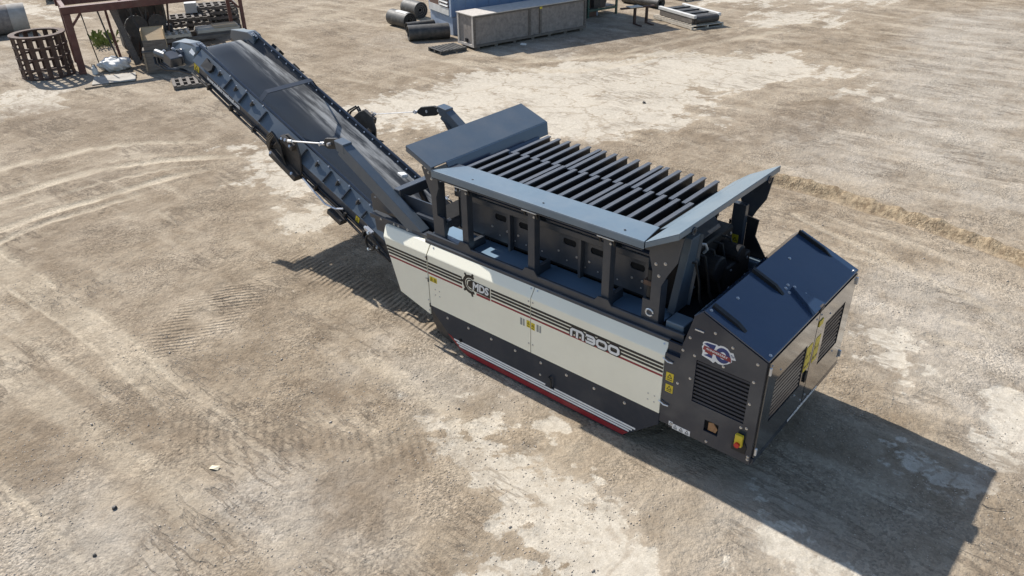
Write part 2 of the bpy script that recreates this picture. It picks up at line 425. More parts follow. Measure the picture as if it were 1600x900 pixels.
TYRE = [([(-18.52,-3.1),(-18.29,-1.21),(-17.7,0.15),(-16.28,1.47)],0.16,0.9),([(-17.28,-3.53),(-17.18,-2.23),(-17.02,-0.88),(-16.06,0.8)],0.1,0.5),([(-16.58,-3.77),(-16.61,-2.46),(-16.65,-1.34),(-15.88,0.08),(-14.5,1.64)],0.2,0.9),([(-15.7,-4.07),(-15.83,-2.72),(-15.78,-1.61),(-15.24,-0.0),(-14.29,1.14)],0.08,0.6),([(-14.83,-4.37),(-14.95,-3.14),(-14.94,-2.01),(-14.82,-0.49),(-14.54,0.77)],0.2,1.0),([(-14.15,-4.6),(-14.43,-3.55),(-14.45,-2.36),(-14.43,-0.76)],0.14,0.8),([(-14.0,-4.65),(-11.07,-4.55),(-8.54,-4.56),(-6.7,-4.54),(-5.8,-4.49)],0.4,0.45),([(-13.02,-4.99),(-10.39,-4.84),(-8.21,-4.82),(-6.85,-4.84),(-6.08,-4.89)],0.05,0.8),([(-14.45,-4.5),(-11.53,-4.36),(-8.72,-4.37),(-6.9,-4.42),(-5.19,-4.31)],0.05,0.8),([(-11.24,-5.61),(-9.8,-5.37),(-8.34,-5.23),(-6.86,-5.2)],0.12,0.5),([(-10.42,-5.89),(-9.01,-5.68),(-7.81,-5.64),(-7.07,-5.72)],0.06,0.5),([(-7.46,-6.91),(-6.23,-6.78),(-5.0,-6.72),(-4.59,-6.71)],0.07,0.7),([(-7.21,-6.99),(-6.24,-6.92),(-5.17,-6.86),(-4.8,-6.88)],0.05,0.6),([(-15.59,11.98),(-12.52,16.01),(-8.86,18.46)],0.3,0.6),([(-17.3,11.21),(-13.02,12.91),(-11.44,18.64),(-9.77,23.28)],0.3,0.6),([(-18.28,12.2),(-13.93,14.13),(-12.2,20.04),(-10.25,24.42)],0.2,0.5),([(0.72,4.36),(1.2,4.28),(1.89,3.96)],0.1,0.6),([(0.62,3.69),(1.17,3.69),(1.99,3.43)],0.1,0.6),([(-2.82,6.64),(-1.44,6.09),(0.43,5.44),(1.73,4.72)],0.12,0.5),([(-28.07,18.53),(-26.97,14.48),(-25.95,10.39)],0.4,0.5),([(-30.65,16.65),(-27.66,12.24),(-25.18,9.55)],0.3,0.5),([(-5.74,-2.35),(-4.68,-2.29),(-3.52,-2.43),(-2.46,-3.09)],0.2,0.4),([(-9.63,-5.99),(-7.0,-5.66),(-4.83,-5.61),(-3.56,-5.73)],0.25,0.35)]
CLEAT = [[(-9.25,-1.28),(-8.11,-1.27),(-6.89,-1.12),(-5.64,-1.12),(-4.73,-1.18),(-5.54,-0.79),(-6.97,-0.77),(-8.51,-0.67),(-9.29,-0.82)],[(-8.78,-4.07),(-9.16,-3.25),(-9.44,-1.9),(-8.77,-1.81),(-8.15,-2.73),(-7.94,-3.83),(-8.24,-4.15)],[(-6.59,-4.98),(-5.77,-4.12),(-4.53,-3.35),(-3.45,-2.86),(-3.25,-3.39),(-4.17,-3.86),(-5.21,-4.49),(-5.92,-5.16)]]

_perm = np.random.RandomState(3).rand(512, 512)
def vnoise(x, y):
    xi, yi = np.floor(x).astype(int), np.floor(y).astype(int)
    fx, fy = x - xi, y - yi
    fx, fy = fx * fx * (3 - 2 * fx), fy * fy * (3 - 2 * fy)
    g = lambda a, c: _perm[a % 512, c % 512]
    return (g(xi, yi) * (1 - fx) + g(xi + 1, yi) * fx) * (1 - fy) + (g(xi, yi + 1) * (1 - fx) + g(xi + 1, yi + 1) * fx) * fy
def fbm(x, y, o=5, rough=0.5):
    s, a, t = 0, 1.0, 0
    for i in range(o):
        s = s + a * vnoise(x * 2 ** i + 17.3 * i, y * 2 ** i + 9.1 * i)
        t += a
        a *= rough
    return s / t
def seg_dist(px, py, a, c):
    dx, dy = c[0] - a[0], c[1] - a[1]
    L2 = dx * dx + dy * dy + 1e-9
    t = np.clip(((px - a[0]) * dx + (py - a[1]) * dy) / L2, 0, 1)
    return np.hypot(px - a[0] - t * dx, py - a[1] - t * dy), t
def poly_sd(px, py, poly):
    d = np.full(px.shape, 1e9)
    ins = np.zeros(px.shape, bool)
    n = len(poly)
    for i in range(n):
        a, c = poly[i], poly[(i + 1) % n]
        d = np.minimum(d, seg_dist(px, py, a, c)[0])
        cond = (a[1] > py) != (c[1] > py)
        xx = (c[0] - a[0]) * (py - a[1]) / (c[1] - a[1] + 1e-12) + a[0]
        ins ^= cond & (px < xx)
    return np.where(ins, d, -d)
def line_dist(px, py, pts):
    d = np.full(px.shape, 1e9)
    for a, c in zip(pts[:-1], pts[1:]):
        d = np.minimum(d, seg_dist(px, py, a, c)[0])
    return d
def sstep(a, c, x):
    t = np.clip((x - a) / (c - a), 0, 1)
    return t * t * (3 - 2 * t)
def smooth_line(pts, n=6):
    out = []
    for i in range(len(pts) - 1):
        p0, p1, p2, p3 = pts[max(i - 1, 0)], pts[i], pts[i + 1], pts[min(i + 2, len(pts) - 1)]
        for k in range(n):
            t = k / n
            out.append(tuple(0.5 * (2 * p1[j] + (p2[j] - p0[j]) * t + (2 * p0[j] - 5 * p1[j] + 4 * p2[j] - p3[j]) * t * t + (3 * p1[j] - p0[j] - 3 * p2[j] + p3[j]) * t ** 3) for j in (0, 1)))
    return out + [pts[-1]]

def axis(lo, hi, step, far_lo, far_hi, g=1.09):
    mid = list(np.arange(lo, hi + step / 2, step))
    a, d = lo, step
    left = []
    while a > far_lo:
        d *= g
        a -= d
        left.append(a)
    a, d, right = hi, step, []
    while a < far_hi:
        d *= g
        a += d
        right.append(a)
    return np.array(left[::-1] + mid + right)

gx = axis(-14.0, 3.6, 0.045, -420, 300, 1.05)
gy = axis(-8.6, 7.5, 0.045, -300, 420, 1.05)
GX, GY = np.meshgrid(gx, gy, indexing='ij')
X, Y = GX.ravel(), GY.ravel()
near = (X > -60) & (X < 30) & (Y > -30) & (Y < 60)
Xn, Yn = X[near], Y[near]
def full(v):
    o = np.zeros(X.shape)
    o[near] = v
    return o
warp = (fbm(Xn * 0.9, Yn * 0.9, 4) - 0.5)
warp2 = (fbm(Xn * 3.1 + 40, Yn * 3.1, 4) - 0.5)
def pmask(polys, soft, wob):
    m = np.zeros(Xn.shape)
    for p in polys:
        far = max(0.0, -sum(q[0] for q in p) / len(p) + sum(q[1] for q in p) / len(p) - 8) * 0.05
        s = soft * (1 + far)
        m = np.maximum(m, sstep(-s, s, poly_sd(Xn, Yn, p) + (warp * 1.2 + warp2 * 0.7) * wob * (1 + far)))
    return m
pale = pmask(PALE, 0.45, 1.5)
dark = pmask(DARK, 0.35, 0.9)
dark = np.maximum(dark, 0.42 * pmask(DARK2, 0.9, 1.6) * (1 - 0.8 * pale))
grey = pmask(GREY, 0.8, 1.2)
tyre = np.zeros(Xn.shape)
rut = np.zeros(Xn.shape)
lane_n = sstep(0.30, 0.62, fbm(Xn * 1.6 + 5, Yn * 1.6, 4))
for pts, w, k_ in TYRE:
    sl = smooth_line(pts)
    d = line_dist(Xn + warp * 0.18 + warp2 * 0.06, Yn + warp * 0.18 - warp2 * 0.06, sl)
    fade = np.minimum(1.0, np.hypot(Xn - sl[-1][0], Yn - sl[-1][1]) / 1.6)      # the mark peters out
    brk = k_ * fade * (0.50 + 0.50 * lane_n)
    tyre = np.maximum(tyre, (1 - sstep(w * 0.45, w * 1.05, d)) * brk)
    rut += np.exp(-((d - w * 1.05) / (w * 0.28)) ** 2) * 0.026 * brk - np.exp(-(d / (w * 0.8)) ** 2) * 0.016 * brk
bd = line_dist(Xn + warp * 0.2, Yn + warp * 0.2, smooth_line(BERM))
b2 = line_dist(Xn + warp * 0.2 - 0.10, Yn + warp * 0.2 + 0.22, smooth_line(BERM))
berm = 1 - sstep(0.12, 0.36, bd)
bermh = np.exp(-(bd / 0.17) ** 2) * 0.15 * (0.5 + 1.0 * fbm(Xn * 5, Yn * 5, 3)) - np.exp(-(b2 / 0.13) ** 2) * 0.09
cl = [sstep(-0.22, 0.22, poly_sd(Xn, Yn, p) + warp2 * 0.5) for p in CLEAT]
Z = np.zeros(X.shape)
edge = sstep(16.0, 3.0, np.hypot(np.maximum(np.abs(X + 4) - 8, 0), np.maximum(np.abs(Y) - 8, 0)))
Z[near] += (fbm(Xn * 0.5, Yn * 0.5, 4) - 0.5) * 0.05 + (fbm(Xn * 2.2 + 9, Yn * 2.2, 4) - 0.5) * 0.035 * (1 - 0.75 * pale) + (fbm(Xn * 7 + 3, Yn * 7, 3) - 0.5) * 0.016 * (1 - 0.7 * pale) * (0.5 + dark)
Z[near] += rut + bermh - pale * 0.006
Z[near] -= 0.0
nx, ny = len(gx), len(gy)
idx = np.arange(nx * ny).reshape(nx, ny)
quads = np.stack([idx[:-1, :-1], idx[1:, :-1], idx[1:, 1:], idx[:-1, 1:]], -1).reshape(-1, 4)
me = bpy.data.meshes.new('ground')
me.vertices.add(nx * ny)
me.vertices.foreach_set('co', np.stack([X, Y, Z], 1).astype(np.float32).ravel())
me.loops.add(quads.size)
me.loops.foreach_set('vertex_index', quads.ravel().astype(np.int32))
me.polygons.add(len(quads))
me.polygons.foreach_set('loop_start', np.arange(0, quads.size, 4, dtype=np.int32))
me.polygons.foreach_set('loop_total', np.full(len(quads), 4, dtype=np.int32))
me.polygons.foreach_set('use_smooth', np.ones(len(quads), dtype=bool))
me.update(calc_edges=True)
me.validate()
for nm, v in (('pale', pale), ('dark', dark), ('grey', grey), ('tyre', tyre), ('berm', berm), ('cleat_a', cl[0]), ('cleat_b', cl[1]), ('cleat_c', cl[2])):
    at_ = me.attributes.new(nm, 'FLOAT', 'POINT')
    at_.data.foreach_set('value', full(v).astype(np.float32))
ground = link('ground', me)
ground['kind'] = 'structure'
ground['label'] = 'dusty tan gravel yard with pale cracked concrete patches and tyre marks'

def ground_z(x, y):
    i = int(np.clip(np.searchsorted(gx, x), 1, nx - 1))
    j = int(np.clip(np.searchsorted(gy, y), 1, ny - 1))
    return float(Z.reshape(nx, ny)[i, j])

gm = bpy.data.materials.new('yard_ground')
gm.use_nodes = True
nt = gm.node_tree
LK = nt.links.new
bs = nt.nodes['Principled BSDF']
pos = nd(nt, 'ShaderNodeNewGeometry').outputs['Position']
def noise(scale, detail=6.0, rough=0.6, vec=None, dist=0.0):
    n = nd(nt, 'ShaderNodeTexNoise', Scale=scale, Detail=detail, Roughness=rough, Distortion=dist)
    LK(vec if vec is not None else pos, n.inputs['Vector'])
    return n.outputs['Fac']
def mth(op, a, c=None, clamp=False):
    n = nd(nt, 'ShaderNodeMath', operation=op, use_clamp=clamp)
    for i, v in enumerate((a, c)):
        if v is None:
            continue
        if isinstance(v, (int, float)):
            n.inputs[i].default_value = v
        else:
            LK(v, n.inputs[i])
    return n.outputs[0]
def rng(v, a, c, lo=0.0, hi=1.0, smooth=True):
    n = nd(nt, 'ShaderNodeMapRange')
    if smooth:
        n.interpolation_type = 'SMOOTHSTEP'
    n.inputs['From Min'].default_value = a
    n.inputs['From Max'].default_value = c
    n.inputs['To Min'].default_value = lo
    n.inputs['To Max'].default_value = hi
    LK(v, n.inputs['Value'])
    return n.outputs[0]
def mixc(f, a, c, mode='MIX'):
    n = nd(nt, 'ShaderNodeMix', data_type='RGBA', blend_type=mode)
    n.clamp_factor = True
    if isinstance(f, (int, float)):
        n.inputs['Factor'].default_value = f
    else:
        LK(f, n.inputs['Factor'])
    for k, v in (('A', a), ('B', c)):
        if isinstance(v, tuple):
            n.inputs[k].default_value = (*v, 1)
        else:
            LK(v, n.inputs[k])
    return n.outputs['Result']
def attr(nm):
    n = nd(nt, 'ShaderNodeAttribute')
    n.attribute_name = nm
    return n.outputs['Fac']
def vor(scale, feature='F1', out='Distance', vec=None, rand=1.0):
    n = nd(nt, 'ShaderNodeTexVoronoi', Scale=scale, feature=feature)
    n.inputs['Randomness'].default_value = rand
    LK(vec if vec is not None else pos, n.inputs['Vector'])
    return n.outputs[out]
def scaled(v, s, rot=0.0):
    n = nd(nt, 'ShaderNodeMapping')
    n.inputs['Scale'].default_value = s
    n.inputs['Rotation'].default_value = (0, 0, rot)
    LK(v, n.inputs['Vector'])
    return n.outputs[0]

n_large = noise(0.22, 5)
n_mid = noise(1.3, 6, 0.68)
n_fine = noise(9.0, 4, 0.7)
n_grit = noise(55.0, 2, 0.75)
streak = noise(1.0, 4, 0.58, scaled(pos, (0.32, 1.3, 1.0), R(-41)))
ridge_n = noise(1.0, 5, 0.66, scaled(pos, (0.55, 2.6, 1.0), R(-38)))
ridge = rng(mth('ABSOLUTE', mth('SUBTRACT', ridge_n, 0.5)), 0.0, 0.045, 1.0, 0.0)
ridge = mth('MULTIPLY', ridge, rng(noise(0.55, 3), 0.46, 0.62))
base = None
SOIL_A, SOIL_B, SOIL_C = (0.222, 0.172, 0.118), (0.335, 0.273, 0.198), (0.425, 0.357, 0.268)
base = mixc(rng(n_mid, 0.35, 0.66), SOIL_A, SOIL_B)
base = mixc(rng(streak, 0.50, 0.68, 0, 0.75), base, SOIL_C)
base = mixc(rng(n_large, 0.44, 0.66, 0, 0.45), base, (0.420, 0.355, 0.274))
n_lump = noise(0.9, 2)
# grey crushed stone areas
gmask = mth('MULTIPLY', attr('grey'), rng(n_mid, 0.30, 0.55, 0.45, 1.0))
base = mixc(mth('MULTIPLY', gmask, 0.75), base, mixc(rng(streak, 0.42, 0.62), (0.345, 0.305, 0.250), (0.425, 0.378, 0.314)))
# worn pale concrete with cracks, ragged edges
edge_n = mth('ADD', mth('MULTIPLY', mth('SUBTRACT', noise(1.6, 4, 0.70), 0.5), 2.6), mth('MULTIPLY', mth('SUBTRACT', noise(6.5, 5, 0.74), 0.5), 1.6))
pm = mth('ADD', attr('pale'), edge_n)
pmask_s = mth('MULTIPLY', rng(pm, 0.52, 0.80), rng(attr('pale'), 0.02, 0.25))
dv = nd(nt, 'ShaderNodeVectorMath', operation='ADD')
nn = nd(nt, 'ShaderNodeTexNoise', Scale=3.0, Detail=3.0)
LK(pos, nn.inputs['Vector'])
sc_ = nd(nt, 'ShaderNodeVectorMath', operation='SCALE')
LK(nn.outputs['Color'], sc_.inputs[0])
sc_.inputs['Scale'].default_value = 0.55
LK(pos, dv.inputs[0])
LK(sc_.outputs[0], dv.inputs[1])
crack = mth('MINIMUM', vor(0.42, 'DISTANCE_TO_EDGE', vec=dv.outputs[0]), mth('ADD', mth('MULTIPLY', vor(1.2, 'DISTANCE_TO_EDGE', vec=dv.outputs[0]), 0.6), rng(n_large, 0.40, 0.60, 0.0, 0.06)))
crack_m = rng(crack, 0.004, 0.022)
pale_col = mixc(rng(n_fine, 0.3, 0.7), (0.470, 0.419, 0.337), (0.590, 0.537, 0.445))
pale_col = mixc(rng(n_mid, 0.50, 0.72, 0, 0.5), pale_col, (0.420, 0.360, 0.279))
pmask_c = mth('MULTIPLY', pmask_s, rng(crack_m, 0, 1, 0.45, 1.0))
base = mixc(mth('MULTIPLY', pmask_c, 0.78), base, pale_col)
# small chips of pale concrete everywhere
chips = mth('MULTIPLY', rng(noise(2.4, 6, 0.76), 0.60, 0.68), 0.38)
base = mixc(chips, base, (0.500, 0.433, 0.344))
# damp / churned soil
dmask = mth('MULTIPLY', attr('dark'), rng(noise(2.0, 5, 0.72), 0.30, 0.62, 0.15, 1.0))
base = mixc(mth('MULTIPLY', dmask, 0.74), base, (0.175, 0.133, 0.091))
blot = mth('MULTIPLY', rng(noise(0.75, 6, 0.72), 0.56, 0.72), 0.42)
base = mixc(blot, base, (0.215, 0.169, 0.121))
# compacted tyre lanes
base = mixc(mth('MULTIPLY', ridge, 0.55), base, (0.170, 0.132, 0.095))
base = mixc(mth('MULTIPLY', attr('tyre'), 0.95), base, (0.475, 0.404, 0.302))
base = mixc(mth('MULTIPLY', attr('berm'), 0.75), base, mixc(rng(n_fine, 0.38, 0.60), (0.19, 0.135, 0.080), (0.37, 0.285, 0.180)))
# stones and grit
cell = nd(nt, 'ShaderNodeTexVoronoi', Scale=30.0)
LK(pos, cell.inputs['Vector'])
sep = nd(nt, 'ShaderNodeSeparateColor')
LK(cell.outputs['Color'], sep.inputs[0])
gravel_w = mth('MULTIPLY', rng(n_lump, 0.38, 0.62, 0.25, 1.0), mth('SUBTRACT', 1.0, mth('MULTIPLY', attr('pale'), 0.7)))
tone = rng(sep.outputs[0], 0, 1, 0.76, 1.24, smooth=False)
stone_f = mth('ADD', 1.0, mth('MULTIPLY', mth('SUBTRACT', tone, 1.0), gravel_w))
grit_f = rng(n_grit, 0.25, 0.75, 0.84, 1.16, smooth=False)
cb = nd(nt, 'ShaderNodeCombineColor')
ff = mth('MULTIPLY', stone_f, grit_f)
for i in range(3):
    LK(ff, cb.inputs[i])
base = mixc(1.0, base, cb.outputs[0], 'MULTIPLY')
LK(base, bs.inputs['Base Color'])
bs.inputs['Roughness'].default_value = 0.95
bs.inputs['Specular IOR Level'].default_value = 0.15
# relief
sepP = nd(nt, 'ShaderNodeSeparateXYZ')
LK(pos, sepP.inputs[0])
wob = mth('MULTIPLY', noise(1.1, 1), 2.4)
def wave(ax, ay, period):
    ph = mth('ADD', mth('MULTIPLY', sepP.outputs[0], ax * 2 * math.pi / period), mth('MULTIPLY', sepP.outputs[1], ay * 2 * math.pi / period))
    return mth('SINE', mth('ADD', ph, mth('MULTIPLY', wob, 3.0)))
cleat = mth('ADD', mth('MULTIPLY', attr('cleat_a'), wave(0.97, 0.2, 0.105)), mth('ADD', mth('MULTIPLY', mth('MULTIPLY', attr('cleat_b'), rng(n_lump, 0.40, 0.58)), wave(0.80, -0.6, 0.095)), mth('MULTIPLY', attr('cleat_c'), mth('MULTIPLY', wave(0.55, 0.83, 0.12), 0.45))))
h1 = mth('ADD', mth('MULTIPLY', noise(4.0, 5, 0.7), 0.065), mth('MULTIPLY', ridge, -0.016))
h2 = mth('MULTIPLY', noise(22.0, 3, 0.75), rng(n_lump, 0.42, 0.66, 0.005, 0.022))
h3 = mth('MULTIPLY', rng(cell.outputs['Distance'], 0.0, 0.7, 1, 0), rng(n_lump, 0.44, 0.68, 0.000, 0.008))
flat = mth('SUBTRACT', 1.0, mth('MULTIPLY', mth('MAXIMUM', attr('pale'), mth('MULTIPLY', attr('tyre'), 0.7)), 0.72))
hh = mth('MULTIPLY', mth('ADD', h1, mth('ADD', h2, h3)), flat)
hh = mth('ADD', hh, mth('MULTIPLY', cleat, 0.011))
bmp = nd(nt, 'ShaderNodeBump', Strength=0.9, Distance=1.0)
LK(hh, bmp.inputs['Height'])
LK(bmp.outputs[0], bs.inputs['Normal'])
me.materials.append(gm)

# loose stones lying on the yard: real geometry, too many to count
def gravel(n, seed):
    r_ = np.random.RandomState(seed)
    px = r_.uniform(-12.5, 3.4, n * 3)
    py = r_.uniform(-7.6, 6.5, n * 3)
    dens = fbm(px * 0.7 + 31, py * 0.7, 4)
    keep = (r_.rand(n * 3) < sstep(0.36, 0.62, dens))
    px, py = px[keep][:n], py[keep][:n]
    n = len(px)
    sz = 0.005 + 0.010 * r_.rand(n) ** 3.0
    big = r_.rand(n) < 0.0012
    sz[big] = r_.uniform(0.02, 0.034, big.sum())
    ii = np.clip(np.searchsorted(gx, px), 1, nx - 1)
    jj = np.clip(np.searchsorted(gy, py), 1, ny - 1)
    pz = Z.reshape(nx, ny)[ii, jj]
    oct_ = np.array([(1, 0, 0), (-1, 0, 0), (0, 1, 0), (0, -1, 0), (0, 0, 1), (0, 0, -1)], float)
    tri = np.array([(0, 2, 4), (2, 1, 4), (1, 3, 4), (3, 0, 4), (2, 0, 5), (1, 2, 5), (3, 1, 5), (0, 3, 5)])
    ang = r_.uniform(0, 6.28, n)
    jit = oct_[None] * r_.uniform(0.6, 1.3, (n, 6, 1)) + r_.uniform(-0.22, 0.22, (n, 6, 3))
    c, s = np.cos(ang)[:, None], np.sin(ang)[:, None]
    x = (jit[..., 0] * c - jit[..., 1] * s) * sz[:, None] + px[:, None]
    y = (jit[..., 0] * s + jit[..., 1] * c) * sz[:, None] + py[:, None]
    z = jit[..., 2] * sz[:, None] * 0.45 + pz[:, None] + sz[:, None] * 0.25
    V = np.stack([x, y, z], -1).reshape(-1, 3)
    F = (tri[None] + (np.arange(n) * 6)[:, None, None]).reshape(-1, 3)
    g = bpy.data.meshes.new('gravel')
    g.vertices.add(len(V))
    g.vertices.foreach_set('co', V.astype(np.float32).ravel())
    g.loops.add(F.size)
    g.loops.foreach_set('vertex_index', F.ravel().astype(np.int32))
    g.polygons.add(len(F))
    g.polygons.foreach_set('loop_start', np.arange(0, F.size, 3, dtype=np.int32))
    g.polygons.foreach_set('loop_total', np.full(len(F), 3, dtype=np.int32))
    g.update(calc_edges=True)
    g.materials.append(M['stone'])
    o = link('gravel', g)
    o['kind'] = 'stuff'
    tag(o, 'loose gravel stones scattered over the yard', 'gravel')
gravel(26000, 5)

# ================================================================== the machine
feeder = thing('mobile_feeder', 'dark grey and cream mobile feeder machine with raised conveyor standing in the yard', 'machine', (-3.2, 0, 0), world_space=True)
W = 1.3          # half width
P, PG = M['paint'], M['paint_gloss']

# ---- chassis: inner body, deck, rails
b = MB()
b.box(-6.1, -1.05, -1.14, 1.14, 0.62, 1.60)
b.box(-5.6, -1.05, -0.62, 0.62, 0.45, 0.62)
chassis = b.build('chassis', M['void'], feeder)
for sg in (-1, 1):
    b = MB()
    ya, yb = sorted((sg * 1.16, sg * 0.66))
    b.box(-5.28, -1.46, ya, yb, 1.70, 1.715)
    b.build('deck_plate', M['deck'], chassis)
    b = MB()                                        # sill channel along the deck edge
    ya, yb = sorted((sg * 1.17, sg * 1.13))
    b.box(-5.32, -1.05, ya, yb, 1.60, 1.80)
    b.box(-5.32, -1.05, *sorted((sg * 1.21, sg * 1.172)), 1.60, 1.70)
    b.build('deck_sill', P, chassis, bevel=0.006)
    b = MB()                                        # rails of the transfer box behind the conveyor
    b.box(-6.62, -5.33, *sorted((sg * 1.15, sg * 1.02)), 1.66, 1.735)
    b.box(-6.70, -5.33, *sorted((sg * 0.98, sg * 0.90)), 1.86, 1.92)
    b.build('transfer_rail', P, chassis, bevel=0.005)
    b = MB()
    b.prism([(-6.78, sg * 0.90, 1.30), (-6.84, sg * 0.90, 1.90), (-6.55, sg * 0.90, 2.12), (-5.33, sg * 0.90, 2.12), (-5.33, sg * 0.90, 1.30)], (0, sg * 0.02, 0))
    tb = b.build('transfer_side', P, chassis)
    for bx_, bz in ((-6.42, 1.80), (-6.36, 1.84), (-6.30, 1.79), (-6.05, 1.81)):
        bolt((bx_, sg * 0.925, bz), (0, sg, 0), chassis)
    for bx_ in (-6.35, -6.05, -5.95, -5.75):
        bolt((bx_, sg * 1.152, 1.70), (0, sg, 0), chassis)
# crawler tracks hidden behind the skirts
for sg in (-1, 1):
    b = MB()
    prof = [(-5.0 + 0.36 * math.cos(t), 0.37 + 0.36 * math.sin(t)) for t in [math.pi / 2 + math.pi * i / 8 for i in range(9)]]
    prof += [(-1.9 + 0.36 * math.cos(t), 0.37 + 0.36 * math.sin(t)) for t in [-math.pi / 2 + math.pi * i / 8 for i in range(9)]]
    y0 = sg * 0.78
    b.prism([(x, y0, z) for x, z in prof], (0, sg * 0.36, 0))
    trk = b.build('crawler_track', M['darksteel'], feeder)
    b = MB()
    for i in range(26):
        x = -5.0 + i * 0.124
        b.box(x, x + 0.05, *sorted((y0 - sg * 0.01, y0 + sg * 0.37)), -0.012, 0.022)
    t_ = b.build('grouser', M['darksteel'], trk)
    t_['kind'] = 'stuff'

# ---- cream side panels with folded top edge
def panel(x0, x1, sg, zlo=0.66, slant=0.0, low=None):
    prof = [(0.0, zlo), (0.0, 1.518), (0.006, 1.532), (0.088, 1.652), (0.098, 1.662), (0.115, 1.668), (0.15, 1.668)]
    b = MB()
    n = len(prof)
    th = 0.004
    def xl(z):
        return x0 - slant * (z - zlo)
    outer0 = [(xl(z), sg * (W - d), z) for d, z in prof]
    outer1 = [(x1, sg * (W - d), z) for d, z in prof]
    in0 = [(xl(z), sg * (W - d - 0.02), z - (0.018 if d > 0.05 else 0)) for d, z in prof]
    in1 = [(x1, sg * (W - d - 0.02), z - (0.018 if d > 0.05 else 0)) for d, z in prof]
    vs = outer0 + outer1 + in0 + in1
    fs = []
    for i in range(n - 1):
        fs += [(i, i + n, i + n + 1, i + 1), (2 * n + i, 2 * n + i + 1, 3 * n + i + 1, 3 * n + i)]
        fs += [(i, i + 1, 2 * n + i + 1, 2 * n + i), (n + i, 3 * n + i, 3 * n + i + 1, n + i + 1)]
    fs += [(0, 2 * n, 3 * n, n), (n - 1, 2 * n - 1, 4 * n - 1, 3 * n - 1)]
    b.add(vs, fs)
    if low:
        b.prism([(x, sg * W, z) for x, z in low], (0, -sg * 0.02, 0))
    return b.build('side_panel', M['cream'], feeder)

STR_Z = [(1.371, 1.404), (1.320, 1.353), (1.269, 1.302)]
RED_Z = (1.212, 1.240)
def stripes(pn, spans, sg, slant_x=None):
    for (x0, x1) in spans:
        for (z0, z1), m_ in [(s, 'stripe') for s in STR_Z] + [(RED_Z, 'red')]:
            xa = x0 if slant_x is None else slant_x(z0)
            MB().box(xa, x1, *sorted((sg * (W + 0.0005), sg * (W + 0.0025))), z0, z1).build('stripe', M[m_], pn)

